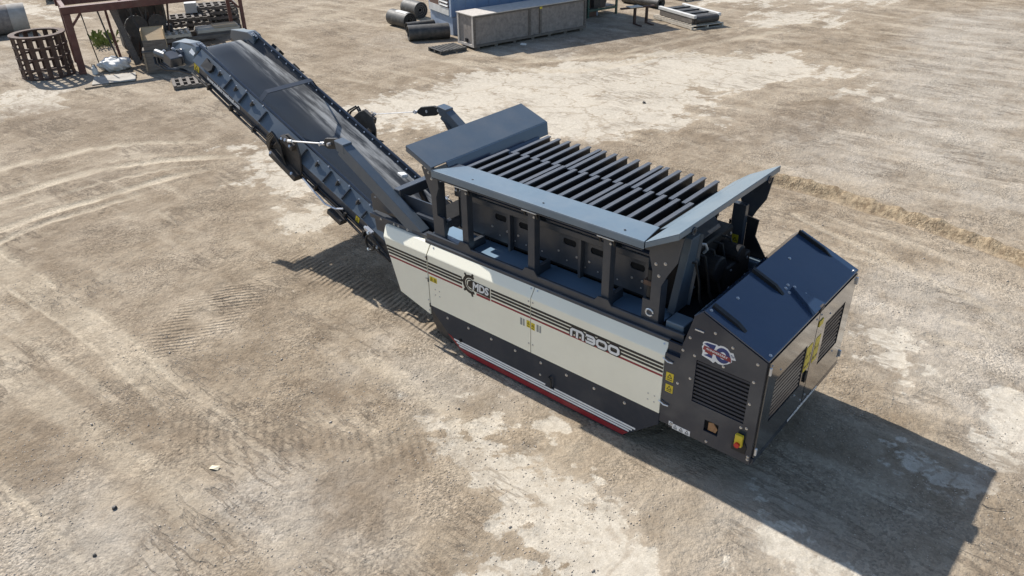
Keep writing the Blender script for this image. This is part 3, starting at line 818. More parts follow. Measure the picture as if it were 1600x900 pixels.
seam1, seam2 = -5.205, -3.236
for sg in (-1, 1):
    pa = panel(-5.866, seam1 - 0.012, sg, 0.66, 0.33, [(-5.866, 0.6599), (seam1 - 0.012, 0.6599), (seam1 - 0.012, 0.49)])
    pb = panel(seam1 + 0.008, seam2 - 0.006, sg)
    pc = panel(seam2 + 0.006, -1.205, sg)
    stripes(pa, [(0, seam1 - 0.014)], sg, lambda z: -5.866 - 0.33 * (z - 0.66) + 0.002)
    stripes(pb, [(seam1 + 0.01, -4.50), (-3.945, seam2 - 0.008)], sg)
    stripes(pc, [(seam2 + 0.008, -1.207)], sg)
    n = (0, sg, 0)
    yb = sg * W
    for (x, z, pn) in ((-5.235, 1.47, pa), (-5.25, 1.11, pa), (-5.235, 0.74, pa), (-5.235, 0.56, pa), (-3.27, 1.47, pb), (-3.27, 0.80, pb), (-3.20, 1.47, pc), (-3.20, 0.80, pc)):
        bolt((x, yb, z), n, pn, 0.7)
    for (cx, cz, pn) in ((-5.03, 0.93, pb), (-1.33, 0.84, pc)):
        for i in (-1, 1):
            for j in (-1, 1):
                bolt((cx + i * 0.045, yb, cz + j * 0.045), n, pn, 0.55)
    # bolt heads on the folded top
    for x, pn in ((seam2 - 0.05, pb), (seam2 + 0.06, pc), (-1.26, pc), (seam1 + 0.08, pb)):
        bolt((x, sg * (W - 0.07), 1.630), (0, sg * 0.82, 0.56), pn, 0.6)
    if sg < 0:
        label_plate((-5.10, -W, 1.135), 0.15, 0.085, pb)
        label_plate((-3.275, -W, 1.11), 0.062, 0.11, pb, marks=1)
        label_plate((-3.195, -W, 1.10), 0.062, 0.11, pc, marks=1)
        for k, pn in ((-3.40, pb), (-3.355, pb), (-3.115, pc), (-3.07, pc)):
            label_plate((k, -W, 1.105), 0.026 if k in (-3.355, -3.07) else 0.034, 0.11, pn, m='grey_label', name='grey_label', marks=0)
        for z in (1.47, 0.66, 1.10):
            bb = MB()
            bb.cyl((seam1 - 0.002, -W - 0.004, z - 0.03), (seam1 - 0.002, -W - 0.004, z + 0.03), 0.011, 8)
            bb.build('hinge', M['darksteel'], pa)
        # ---- emblem: half gear ring, dark plate with three letters
        bb = MB()
        cx, cz = -4.33, 1.335
        N = 26
        for (ra, rb, a0, a1) in ((0.105, 0.150, 60, 300), (0.075, 0.092, 75, 290)):
            ring = []
            for i in range(N + 1):
                t = R(a0 + (a1 - a0) * i / N)
                ring.append(t)
            vs, fs = [], []
            for t in ring:
                for rr in (ra, rb):
                    for yy in (-W - 0.0008, -W - 0.0026):
                        vs.append((cx + rr * math.cos(t), yy, cz + rr * math.sin(t)))
            for i in range(N):
                k = i * 4
                fs += [(k + 1, k + 3, k + 7, k + 5), (k, k + 4, k + 6, k + 2), (k, k + 1, k + 5, k + 4), (k + 2, k + 6, k + 7, k + 3)]
            fs += [(0, 2, 3, 1), (N * 4, N * 4 + 1, N * 4 + 3, N * 4 + 2)]
            bb.add(vs, fs)
        for a in (75, 125, 175, 225, 278):
            t = R(a)
            c, s_ = math.cos(t), math.sin(t)
            q = [(0.148, -0.022), (0.19, -0.014), (0.19, 0.014), (0.148, 0.022)]
            bb.prism([(cx + r_ * c - w_ * s_, -W - 0.0008, cz + r_ * s_ + w_ * c) for r_, w_ in q], (0, -0.0018, 0))
        bb.build('gear_emblem', M['stripe'], pb)
        bb = MB()
        bb.prism([(-4.385, -W - 0.0032, 1.30), (-4.375, -W - 0.0032, 1.375), (-4.30, -W - 0.0032, 1.415), (-3.962, -W - 0.0032, 1.405), (-3.962, -W - 0.0032, 1.245), (-4.25, -W - 0.0032, 1.255)], (0, -0.0015, 0))
        bb.build('emblem_plate', M['stripe'], pb)
        MB().box(-4.22, -3.962, -W - 0.0045, -W - 0.003, 1.205, 1.238).build('emblem_bar', M['red'], pb)
        text_obj('lettering', 'MDS', 0.165, M['white'], pb, NEAR, (-4.140, -W - 0.0062, 1.332), offset=0.0065, shear=0.08, width=0.92)
        # ---- model lettering drawn as rounded strokes with a dark surround
        def stroke(path, w, y, dep, closed=False):
            n_ = len(path)
            vs, fs = [], []
            for i in range(n_):
                p = Vector(path[i])
                a = Vector(path[i - 1]) if (closed or i > 0) else None
                c = Vector(path[(i + 1) % n_]) if (closed or i < n_ - 1) else None
                d1 = (p - a).normalized() if a else (c - p).normalized()
                d2_ = (c - p).normalized() if c else d1
                n1 = Vector((-d1.y, d1.x)); n2 = Vector((-d2_.y, d2_.x))
                mv = (n1 + n2).normalized()
                k = w / 2 / max(0.35, mv.dot(n1))
                for s_ in (-1, 1):
                    q = p + mv * k * s_
                    vs += [(q.x, y, q.y), (q.x, y - dep, q.y)]
            m_ = n_ if closed else n_ - 1
            for i in range(m_):
                k, j = i * 4, ((i + 1) % n_) * 4
                fs += [(k, j, j + 2, k + 2), (k + 1, k + 3, j + 3, j + 1), (k, k + 1, j + 1, j), (k + 2, j + 2, j + 3, k + 3)]
            if not closed:
                fs += [(0, 2, 3, 1), (m_ * 4, m_ * 4 + 1, m_ * 4 + 3, m_ * 4 + 2)]
            return vs, fs
        def chamf(x0, z0, x1, z1, c):
            return [(x0 + c, z0), (x1 - c, z0), (x1, z0 + c), (x1, z1 - c), (x1 - c, z1), (x0 + c, z1), (x0, z1 - c), (x0, z0 + c)]
        zb, zt = 1.246, 1.342
        glyphs = []
        x = -2.555
        glyphs.append(([(x, zb - 0.016), (x, zt - 0.02), (x + 0.02, zt), (x + 0.16, zt), (x + 0.185, zt - 0.022), (x + 0.185, zb - 0.016)], False))
        glyphs.append(([(x + 0.0925, zt - 0.02), (x + 0.0925, zb - 0.016)], False))
        x = -2.325
        glyphs.append(([(x, zt), (x + 0.11, zt), (x + 0.13, zt - 0.02), (x + 0.13, zb + 0.02), (x + 0.11, zb), (x, zb)], False))
        glyphs.append(([(x + 0.02, (zt + zb) / 2), (x + 0.112, (zt + zb) / 2)], False))
        glyphs.append((chamf(-2.150, zb, -2.015, zt, 0.024), True))
        glyphs.append((chamf(-1.968, zb, -1.833, zt, 0.024), True))
        for gi, (path, cl) in enumerate(glyphs):
            bb = MB()
            bb.add(*stroke(path, 0.068, -W - 0.0028 - 0.0003 * gi, 0.0012, cl))
            bb.build('letter_surround', M['stripe'], pc)
        for path, cl in glyphs:
            bb = MB()
            bb.add(*stroke(path, 0.035, -W - 0.0066, 0.0012, cl))
            bb.build('lettering', M['white'], pc)

# ---- lower skirts with striped lower edge
for sg in (-1, 1):
    zb = 0.030
    pts = [(-5.20, 0.652), (-5.20, 0.60), (-4.86, 0.285), (-4.60, 0.085), (-4.42, zb), (-1.71, zb), (-1.20, 0.485), (-1.20, 0.652)]
    b = MB()
    b.prism([(x, sg * (W - 0.006), z) for x, z in pts], (0, -sg * 0.025, 0))
    sk = b.build('skirt', M['skirt'], feeder)
    y0, y1 = sorted((sg * (W - 0.006 + 0.0008), sg * (W - 0.006 + 0.003)))
    for (xa, xb, za, zb2, m_) in ((-4.74, -1.515, 0.222, 0.250, 'white'), (-4.69, -1.560, 0.182, 0.210, 'white'), (-4.64, -1.605, 0.142, 0.170, 'white')):
        MB().box(xa, -2.98, y0, y1, za, zb2).build('stripe', M[m_], sk)
        MB().box(-2.82 if za > 0.22 else -2.979, xb, y0, y1, za, zb2).build('stripe', M[m_], sk)
    b = MB()
    b.prism([(-4.865, sg * (W - 0.005), 0.283), (-4.79, sg * (W - 0.005), 0.270), (-4.60, sg * (W - 0.005), 0.126), (-1.615, sg * (W - 0.005), 0.126), (-1.70, sg * (W - 0.005), 0.046), (-4.47, sg * (W - 0.005), 0.046), (-4.60, sg * (W - 0.005), 0.087)], (0, sg * 0.0022, 0))
    b.build('stripe', M['red'], sk)
    for x in (-4.85, -4.42, -3.97, -3.52, -3.06, -2.62, -2.17, -1.70):
        bolt((x, sg * (W - 0.006), 0.565), (0, sg, 0), sk)
    bolt((-3.07, sg * (W - 0.006), 0.36), (0, sg, 0), sk, 0.8)
    b = MB()
    b.tube([(-2.905, sg * (W - 0.005), 0.40), (-2.895, sg * (W + 0.03), 0.415), (-2.855, sg * (W + 0.035), 0.40), (-2.85, sg * (W + 0.035), 0.26), (-2.85, sg * (W - 0.005), 0.245)], 0.012, 7)
    b.build('handle', M['black'], sk)
    b = MB()
    b.cyl((-4.60, sg * (W - 0.006), 0.27), (-4.60, sg * (W + 0.004), 0.27), 0.03, 12)
    b.build('access_hole', M['void'], sk)
    # dark shoe under the skirt
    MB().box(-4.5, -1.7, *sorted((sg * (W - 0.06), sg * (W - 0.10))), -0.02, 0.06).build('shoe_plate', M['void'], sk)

# ---- engine housing
b = MB()
b.prism([(-0.03, -1.265, 0.545), (-0.03, -1.265, 1.93), (-0.80, -1.265, 2.25), (-0.885, -1.265, 2.16), (-0.99, -1.265, 1.75), (-1.05, -1.265, 0.545)], (0, 2.53, 0))
eng = b.build('engine_housing', M['void'], feeder)
prof = [(0.0, 0.535), (0.0, 1.958), (-0.79, 2.278), (-0.888, 2.185), (-0.995, 1.755), (-1.06, 0.535)]
for sg in (-1, 1):
    LX0, LX1, LZ0, LZ1 = -0.800, -0.147, 1.06, 1.645
    hole = [(LX0, sg * W, LZ0), (LX1, sg * W, LZ0), (LX1, sg * W, LZ1), (LX0, sg * W, LZ1)]
    eye = [(-0.605, sg * W, 0.72), (-0.425, sg * W, 0.72), (-0.425, sg * W, 0.885), (-0.605, sg * W, 0.885)]
    sp = plate_hole([(x, sg * W, z) for x, z in prof], [hole, eye], (0, -sg * 0.03, 0), 'side_plate', PG, eng)
    for i in range(11):
        z = LZ0 + (i + 0.5) * (LZ1 - LZ0) / 11
        bb = MB()
        bb.beam((LX0 + 0.002, sg * (W - 0.016), z - 0.006), (LX1 - 0.002, sg * (W - 0.016), z - 0.006), 0.004, 0.023, up=(0, -sg * 0.30, 1))
        bb.build('louvre_slat', PG, eng)
    bb = MB()
    bb.box(-0.603, -0.427, *sorted((sg * (W - 0.055), sg * (W - 0.045))), 0.722, 0.883)
    bb.prism([(-0.56, sg * (W - 0.05), 0.74), (-0.46, sg * (W - 0.05), 0.74), (-0.44, sg * (W - 0.05), 0.80), (-0.50, sg * (W - 0.05), 0.865), (-0.56, sg * (W - 0.05), 0.85)], (0, sg * 0.03, 0))
    bb.build('lashing_recess', M['bronze'], eng)
    for (x, z) in ((-0.91, 1.90), (-0.62, 2.08), (-0.40, 1.985), (-0.10, 1.90), (-0.83, 1.69), (-0.475, 1.70), (-0.85, 1.36), (-0.11, 1.66), (-0.115, 1.36), (-0.10, 1.02), (-0.03, 0.60), (-0.03, 0.64), (-0.55, 0.58), (-0.165, 1.00), (-0.98, 1.70), (-1.0, 1.22), (-1.02, 0.60)):
        bolt((x, sg * W, z), (0, sg, 0), eng, 0.85)
    bb = MB()
    bb.box(-0.86, -0.75, *sorted((sg * (W + 0.001), sg * (W + 0.012))), 2.03, 2.045)
    bb.build('pull_strap', M['zinc'], eng)
    if sg < 0:
        label_plate((-1.115, -W + 0.012, 1.245), 0.10, 0.12, eng, marks=1)
        label_plate((-1.108, -W + 0.012, 1.08), 0.10, 0.11, eng, marks=1)
        label_plate((-0.885, -W, 0.572), 0.24, 0.075, eng, m='white', name='hazard_strip', marks=3)
        label_plate((-1.03, -W, 0.595), 0.055, 0.06, eng, m='white', name='small_label', marks=1)
        # emergency stop in its dark pocket
        bb = MB()
        bb.prism([(-0.235, -W - 0.001, 0.66), (-0.07, -W - 0.001, 0.66), (-0.06, -W - 0.001, 0.76), (-0.10, -W - 0.001, 0.84), (-0.215, -W - 0.001, 0.83), (-0.24, -W - 0.001, 0.76)], (0, -0.012, 0))
        bb.build('switch_pocket', M['black'], eng)
        MB().box(-0.195, -0.105, -W - 0.06, -W - 0.014, 0.765, 0.925).build('stop_box', M['yellow'], eng, bevel=0.006)
        bb = MB()
        bb.cyl((-0.15, -W - 0.06, 0.80), (-0.15, -W - 0.09, 0.80), 0.032, 14)
        bb.build('stop_button', M['redbtn'], eng)
        # anniversary decal: white backing, blue numerals, red ribbon
        y = -W - 0.0008
        out = [(-0.752, 1.900), (-0.735, 1.928), (-0.69, 1.940), (-0.585, 1.946), (-0.565, 1.935), (-0.54, 1.952), (-0.50, 1.958), (-0.455, 1.945), (-0.42, 1.912), (-0.385, 1.918), (-0.345, 1.838), (-0.395, 1.825), (-0.385, 1.80), (-0.43, 1.755), (-0.49, 1.715), (-0.54, 1.710), (-0.575, 1.725), (-0.60, 1.695), (-0.65, 1.715), (-0.745, 1.735), (-0.740, 1.79), (-0.757, 1.85), (-0.745, 1.875)]
        MB().prism([(x, y, z) for x, z in out], (0, -0.001, 0)).build('decal_backing', M['white'], eng)
        bb = MB()
        bb.prism([(x, y - 0.0016, z) for x, z in [(-0.735, 1.898), (-0.70, 1.922), (-0.592, 1.930), (-0.612, 1.86), (-0.622, 1.745), (-0.722, 1.752), (-0.672, 1.785), (-0.668, 1.880)]], (0, -0.001, 0))
        bb.build('decal_numeral', M['blue'], eng)
        bb = MB()
        cx, cz = -0.50, 1.835
        n_ = 20
        vs, fs = [], []
        for i in range(n_):
            t = 2 * math.pi * i / n_
            for (rx, rz) in ((0.040, 0.048), (0.088, 0.098)):
                for yy in (y - 0.0016, y - 0.0026):
                    vs.append((cx + rx * math.cos(t), yy, cz + rz * math.sin(t)))
        for i in range(n_):
            k, j = i * 4, ((i + 1) % n_) * 4
            fs += [(k, j, j + 2, k + 2), (k + 1, k + 3, j + 3, j + 1), (k, k + 1, j + 1, j), (k + 2, j + 2, j + 3, k + 3)]
        bb.add(vs, fs)
        bb.build('decal_numeral', M['blue'], eng)
        MB().prism([(x, y - 0.0034, z) for x, z in [(-0.742, 1.822), (-0.730, 1.876), (-0.56, 1.866), (-0.405, 1.846), (-0.395, 1.79), (-0.56, 1.806)]], (0, -0.001, 0)).build('decal_ribbon', M['red'], eng)
        MB().prism([(x, y - 0.0034, z) for x, z in [(-0.715, 1.80), (-0.71, 1.822), (-0.62, 1.808), (-0.62, 1.782)]], (0, -0.001, 0)).build('decal_ribbon', M['red'], eng)
        text_obj('decal_lettering', 'ANNIVERSARY', 0.036, M['white'], eng, ((1, 0, -0.08), (0.08, 0, 1), (0, -1, 0)), (-0.572, y - 0.0056, 1.838), offset=0.0006, width=1.12, depth=0.0005)
        text_obj('decal_lettering', 'TH', 0.046, M['blue'], eng, ((1, 0, -0.08), (0.08, 0, 1), (0, -1, 0)), (-0.39, y - 0.0026, 1.868), offset=0.0005, width=0.8, depth=0.0005)
        for z in (1.475, 0.845):       # rubber door straps
            bb = MB()
            bb.tube([(-1.225, -W - 0.004, z + 0.012), (-1.19, -W - 0.012, z + 0.006), (-1.15, -W - 0.012, z - 0.012), (-1.09, -W - 0.004, z - 0.012)], 0.009, 6)
            bb.build('door_strap', M['white'], eng)
# filler column between side panel and engine side plate
for sg in (-1, 1):
    MB().box(-1.203, -1.0, *sorted((sg * 1.10, sg * (W - 0.014))), 0.545, 1.56).build('corner_column', PG, eng)
    MB().box(-1.203, -1.0, *sorted((sg * 0.9, sg * (W - 0.06))), 1.562, 1.70).build('corner_cap', PG, eng)
# roof
b = MB()
b.prism([(0.012, -1.292, 1.962), (0.012, -1.292, 1.985), (-0.783, -1.292, 2.305), (-0.783, -1.292, 2.281)], (0, 2.584, 0))
roof = b.build('roof', M['roof'], eng, bevel=0.003)
b = MB()
b.prism([(-0.786, -1.29, 2.30), (-0.90, -1.29, 2.19), (-0.885, -1.29, 2.175), (-0.786, -1.29, 2.275)], (0, 2.58, 0))
b.build('roof_lip', M['roof'], eng)
def rz(x):
    return 2.305 - (x + 0.783) * (0.32 / 0.795)
nrm = (0.373, 0, 0.928)
def roof_strip(x0, x1, y, h, wname, w=0.03, m_=M['black']):
    b = MB()
    b.prism([(x0, y - w / 2, rz(x0) - 0.002), (x0 + 0.01, y - w / 2, rz(x0) + h), (x0 + (x1 - x0) * 0.75, y - w / 2, rz(x0 + (x1 - x0) * 0.75) + h), (x1, y - w / 2, rz(x1) - 0.002)], (0, w, 0))
    return b.build(wname, m_, eng)
roof_strip(-0.76, -0.34, -1.14, 0.035, 'roof_stay', 0.06)
roof_strip(-0.78, -0.36, -0.15, 0.05, 'roof_stay', 0.05)
roof_strip(-0.78, -0.30, 1.16, 0.05, 'roof_stay', 0.03)
b = MB()
b.prism([(-0.36, 0.02, rz(-0.36) + 0.001), (0.012, -0.14, rz(0.012) + 0.001), (0.012, 0.16, rz(0.012) + 0.001)], (0.02, 0, 0.045))
b.build('latch_bracket', M['roof'], eng)
MB().box(-0.03, 0.04, 0.02, 0.12, rz(0) - 0.02, rz(0) + 0.05).build('latch', M['darksteel'], eng, bevel=0.006)
for x, y in ((-0.66, -0.75), (-0.62, 0.55), (-0.40, -0.02), (-0.41, 0.06), (-0.34, -0.05), (-0.345, 0.11), (-0.21, 0.13), (-0.18, -0.02), (-0.02, -1.2), (-0.02, 1.2), (-0.05, 0.16), (-0.74, -1.22), (-0.70, -1.10), (-0.75, -0.15)):
    bolt((x, y, rz(x)), nrm, eng)
# end doors with louvres
for k, (ya, yb2, la, lb, za, zb2) in enumerate(((-1.255, 0.055, -1.02, -0.16, 1.00, 1.60), (0.075, 1.265, 0.36, 1.0, 1.03, 1.66))):
    x = 0.001
    d = plate_hole([(x, ya, 0.62), (x, yb2, 0.62), (x, yb2, 1.945), (x, ya, 1.945)], [[(x, la, za), (x, lb, za), (x, lb, zb2), (x, la, zb2)]], (0.022, 0, 0), 'end_door', M['door'], eng)
    for i in range(10):
        z = za + (i + 0.5) * (zb2 - za) / 10
        MB().beam((0.008, la + 0.002, z), (0.008, lb - 0.002, z), 0.004, 0.026, up=(-0.30, 0, 1)).build('louvre_slat', PG, eng)
    for y, z in ((ya + 0.06, 0.70), (yb2 - 0.06, 0.70), (ya + 0.06, 1.88), (yb2 - 0.06, 1.88), (la + 0.1, zb2 + 0.08), (lb - 0.1, za - 0.08)):
        bolt((x + 0.022, y, z), (1, 0, 0), eng, 0.7)
    for z in (0.72, 1.84):
        MB().box(0.02, 0.045, (ya if k == 0 else yb2) - 0.014, (ya if k == 0 else yb2) + 0.014, z - 0.05, z + 0.05).build('door_hinge', M['zinc'], eng, bevel=0.004)
b = MB()
b.box(-0.029, 0.022, -1.268, 1.268, 0.535, 0.612)
b.box(-0.029, 0.0, -1.268, -1.262, 0.613, 1.945)
b.build('end_sill', PG, eng)
label_plate((0.024, -0.06, 1.37), 0.17, 0.36, eng, ENDF, marks=2)
label_plate((0.024, 0.19, 1.37), 0.15, 0.36, eng, ENDF, marks=2)
MB().box(0.024, 0.032, 0.10, 0.22, 1.72, 1.80).build('warning_label', M['yellow'], eng)
b = MB()
b.prism([(0.024, -0.06, 1.0), (0.024, -0.02, 1.0), (0.024, 0.0, 1.09), (0.024, -0.01, 1.16), (0.024, -0.05, 1.16), (0.024, -0.075, 1.09)], (0.02, 0, 0))
b.build('door_handle', M['black'], eng, bevel=0.006)
text_obj('web_lettering', 'www.mdsinternational.com', 0.088, M['white'], eng, ENDF, (0.0238, 0.12, 0.576), width=0.92, offset=0.0035)

# ---- hopper
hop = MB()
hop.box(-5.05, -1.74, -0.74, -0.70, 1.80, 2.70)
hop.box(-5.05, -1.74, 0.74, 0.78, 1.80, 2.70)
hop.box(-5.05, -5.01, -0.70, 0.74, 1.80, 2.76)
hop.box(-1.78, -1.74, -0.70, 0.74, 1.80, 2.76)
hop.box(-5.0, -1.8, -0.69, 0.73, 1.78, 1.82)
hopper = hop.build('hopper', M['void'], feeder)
# near wall with slots, ribs and bolts
for sg in (-1, 1):
    y = sg * 0.745
    holes = []
    for x in (-4.22, -3.78, -3.02, -2.58, -1.98):
        holes.append([(x - 0.085, y, 2.16), (x + 0.085, y, 2.16), (x + 0.105, y, 2.19), (x + 0.105, y, 2.225), (x + 0.085, y, 2.25), (x - 0.085, y, 2.25), (x - 0.105, y, 2.225), (x - 0.105, y, 2.19)])
    plate_hole([(-5.0, y, 1.84), (-1.76, y, 1.84), (-1.76, y, 2.36), (-5.0, y, 2.36)], holes, (0, sg * 0.012, 0), 'wall_plate', P, hopper)
    for x in (-4.00, -2.80, -1.80):
        MB().box(x - 0.02, x + 0.02, *sorted((sg * 0.758, sg * 0.84)), 1.79, 2.36).build('wall_rib', P, hopper)
    for x in (-4.38, -4.10, -3.90, -3.62, -3.20, -2.90, -2.70, -2.40, -2.05, -1.90):
        bolt((x, sg * 0.758, 2.03), (0, sg, 0), hopper, 0.85)
        bolt((x + 0.14, sg * 0.758, 1.93), (0, sg, 0), hopper, 0.6)
    MB().box(-5.0, -1.76, *sorted((sg * 0.758, sg * 0.87)), 2.362, 2.45).build('wall_beam', P, hopper, bevel=0.008)
    b = MB()
    for x0, x1 in ((-4.46, -3.45), (-3.27, -2.28), (-2.10, -1.64)):
        b.beam((x0, sg * 0.93, 2.545), (x1, sg * 0.93, 2.545), 0.09, 0.06)
    b.build('fold_cylinder', PG, hopper, bevel=0.02)
    # sloping sheet below the rim
    if sg < 0:
        b = MB()
        b.prism([(-5.0, -0.80, 2.79), (-5.0, -0.76, 2.46), (-5.0, -0.75, 2.46), (-5.0, -0.79, 2.79)], (3.25, 0, 0))
        b.build('rim_web', P, hopper)
# posts
for sg in (-1, 1):
    for x in (-4.55, -3.36, -2.19):
        b = MB()
        b.box(x - 0.055, x + 0.055, *sorted((sg * 1.14, sg * 1.02)), 1.716, 2.68 if sg < 0 else 2.35)
        p = b.build('post', P, hopper, bevel=0.006)
        b = MB()
        b.prism([(x - 0.14, sg * 1.174, 1.78), (x + 0.14, sg * 1.174, 1.78), (x + 0.075, sg * 1.174, 1.87), (x - 0.075, sg * 1.174, 1.87)], (0, -sg * 0.02, 0))
        b.build('post_foot', P, hopper)
        MB().box(x - 0.03, x + 0.03, *sorted((sg * 1.02, sg * 0.76)), 1.72, 1.84).build('post_brace', P, hopper)
        if sg > 0:
            continue
        for dx in (-0.10, 0.10):                # latch: two cheek plates and a pin
            b = MB()
            b.prism([(x + dx - 0.012, sg * 1.20, 2.78), (x + dx - 0.012, sg * 1.08, 2.78), (x + dx - 0.012, sg * 1.14, 2.60)], (0.024, 0, 0))
            b.build('latch_cheek', M['black'], hopper)
        b = MB()
        b.cyl((x - 0.12, sg * 1.175, 2.70), (x + 0.12, sg * 1.175, 2.70), 0.016, 8)
        b.build('latch_pin', M['zinc'], hopper)
        bolt((x + 0.05, sg * 1.14, 2.62), (0, sg, 0), hopper, 0.8)
    # end posts
    b = MB()
    b.prism([(-5.24, sg * 1.13, 2.86), (-5.06, sg * 1.13, 2.80), (-5.04, sg * 1.13, 2.55), (-5.10, sg * 1.13, 2.40), (-5.10, sg * 1.13, 2.12), (-4.98, sg * 1.13, 2.10), (-4.97, sg * 1.13, 1.72), (-5.18, sg * 1.13, 1.72), (-5.20, sg * 1.13, 2.4), (-5.36, sg * 1.13, 2.80)], (0, -sg * 0.04, 0))
    b.build('end_post', P, hopper)
    for x, z in ((-5.28, 2.80), (-5.22, 2.74), (-5.17, 2.66)):
        bolt((x, sg * 1.13, z), (0, sg, 0), hopper)
    MB().box(-5.20, -5.10, *sorted((sg * 1.09, sg * 0.95)), 1.72, 2.6).build('end_post_web', P, hopper)
    b = MB()
    b.prism([(-1.60, sg * 1.13, 2.84), (-1.20, sg * 1.13, 2.98), (-1.25, sg * 1.13, 2.66), (-1.36, sg * 1.13, 2.46), (-1.43, sg * 1.13, 2.30), (-1.43, sg * 1.13, 1.72), (-1.66, sg * 1.13, 1.72), (-1.66, sg * 1.13, 2.06), (-1.56, sg * 1.13, 2.06), (-1.56, sg * 1.13, 2.46), (-1.62, sg * 1.13, 2.66)], (0, -sg * 0.02, 0))
    b.build('end_post', P, hopper)
    MB().box(-1.45, -1.43, *sorted((sg * 1.108, sg * 0.98)), 1.72, 2.32).build('end_post_web', P, hopper)
    for x, z in ((-1.52, 2.56), (-1.40, 2.60), (-1.47, 2.42)):
        bolt((x, sg * 1.13, z), (0, sg, 0), hopper)
    b = MB()
    b.cyl((-1.60, sg * 1.06, 2.08), (-1.60, sg * 1.06, 2.44), 0.05, 12)
    b.build('ram', M['black'], hopper, smooth=True)
    b = MB()
    b.box(-1.67, -1.56, *sorted((sg * 1.12, sg * 1.0)), 2.24, 2.30)
    b.build('ram_clamp', M['rust'], hopper)
    b = MB()
    b.tube([(-1.55 + 0.05 * math.cos(t), sg * 1.134, 1.90 + 0.045 * math.sin(t)) for t in [i * math.pi / 5 for i in range(10)]], 0.012, 5)
    b.build('lifting_ring', M['zinc'], hopper)
    if sg < 0:                                  # leaning folded stay at the drive end
        b = MB()
        b.prism([(-1.40, -0.54, 2.68), (-1.40, -0.34, 2.68), (-1.40, -0.50, 1.76), (-1.40, -0.80, 1.76)], (-0.10, 0, 0))
        b.prism([(-1.40, -0.335, 2.68), (-1.36, -0.325, 2.68), (-1.36, -0.485, 1.76), (-1.40, -0.495, 1.76)], (-0.16, 0, 0))
        b.build('drive_stay', M['lit_slate'], hopper, bevel=0.006)
    b = MB()
    b.box(-1.34, -1.10, *sorted((sg * 1.10, sg * 0.86)), 1.716, 1.86)
    b.build('drive_foot', M['top'], hopper, bevel=0.008)
# end deck between hopper and engine, with its fittings
MB().box(-1.455, -1.0, -1.12, 1.12, 1.64, 1.70).build('drive_deck', M['void'], hopper)  # near-black deck and drive unit carry the gap's shade in their colour
b = MB()
b.box(-1.72, -1.46, -0.60, 0.70, 1.72, 2.40)
b.box(-1.46, -1.18, 0.05, 0.70, 1.72, 2.12)
b.cyl((-1.46, -0.05, 2.12), (-1.22, -0.05, 2.12), 0.17, 16)
b.cyl((-1.46, 0.38, 2.18), (-1.16, 0.38, 2.18), 0.12, 14)
b.build('drive_unit', M['shade_black'], hopper, bevel=0.02)
for y_, z_ in ((0.15, 2.05), (0.6, 2.05), (0.15, 1.80), (0.6, 1.80)):
    bolt((-1.178, y_, z_), (1, 0, 0), hopper, 0.9)
for k in range(5):
    b = MB()
    y_ = -0.5 + 0.22 * k
    b.tube([(-1.48, y_, 2.36), (-1.36, y_ + 0.04, 2.34), (-1.30, y_ + 0.06, 2.1), (-1.24, y_ + 0.02 * k, 1.9), (-1.16, y_ + 0.05, 1.72)], 0.018, 6)
    b.build('hose', M['hose'], hopper, smooth=True)
for y, z in ((-0.2, 2.2), (-0.05, 2.34), (-0.35, 1.95), (-0.25, 1.88), (0.5, 2.3), (0.62, 2.3)):
    bolt((-1.457, y, z), (1, 0, 0), hopper, 1.1)
MB().box(-1.70, -1.48, -0.42, -0.24, 2.38, 2.50).build('valve_block', M['darksteel'], hopper, bevel=0.01)
b = MB()
b.tube([(-1.5, -0.30, 2.40), (-1.42, -0.28, 2.36), (-1.40, -0.30, 2.25), (-1.48, -0.38, 2.1), (-1.55, -0.48, 1.95), (-1.6, -0.5, 1.8)], 0.014, 6)
b.build('hose', M['hose'], hopper, smooth=True)
b = MB()
b.tube([(-1.5, -0.2, 2.46), (-1.42, -0.14, 2.45), (-1.40, -0.12, 2.38), (-1.44, -0.13, 2.32)], 0.018, 6)
b.build('pipe_elbow', M['zinc'], hopper, smooth=True)
b = MB()
b.prism([(-1.73, -0.5, 2.62), (-1.46, -0.42, 2.50), (-1.46, 0.30, 2.50), (-1.73, 0.5, 2.62)], (0, 0, 0.02))
b.build('motor_guard', P, hopper)
MB().box(-1.58, -1.40, 0.86, 0.95, 1.71, 2.62).build('drive_post', P, hopper, bevel=0.006)
label_plate((-1.49, 0.858, 2.10), 0.09, 0.16, hopper, NEAR, marks=1)
b = MB()
b.prism([(-1.42, 1.0, 2.42), (-1.26, 1.0, 2.40), (-1.28, 1.0, 2.16), (-0.96, 1.0, 1.70), (-1.42, 1.0, 1.70)], (0, 0.02, 0))
b.build('drive_gusset', M['black'], hopper)
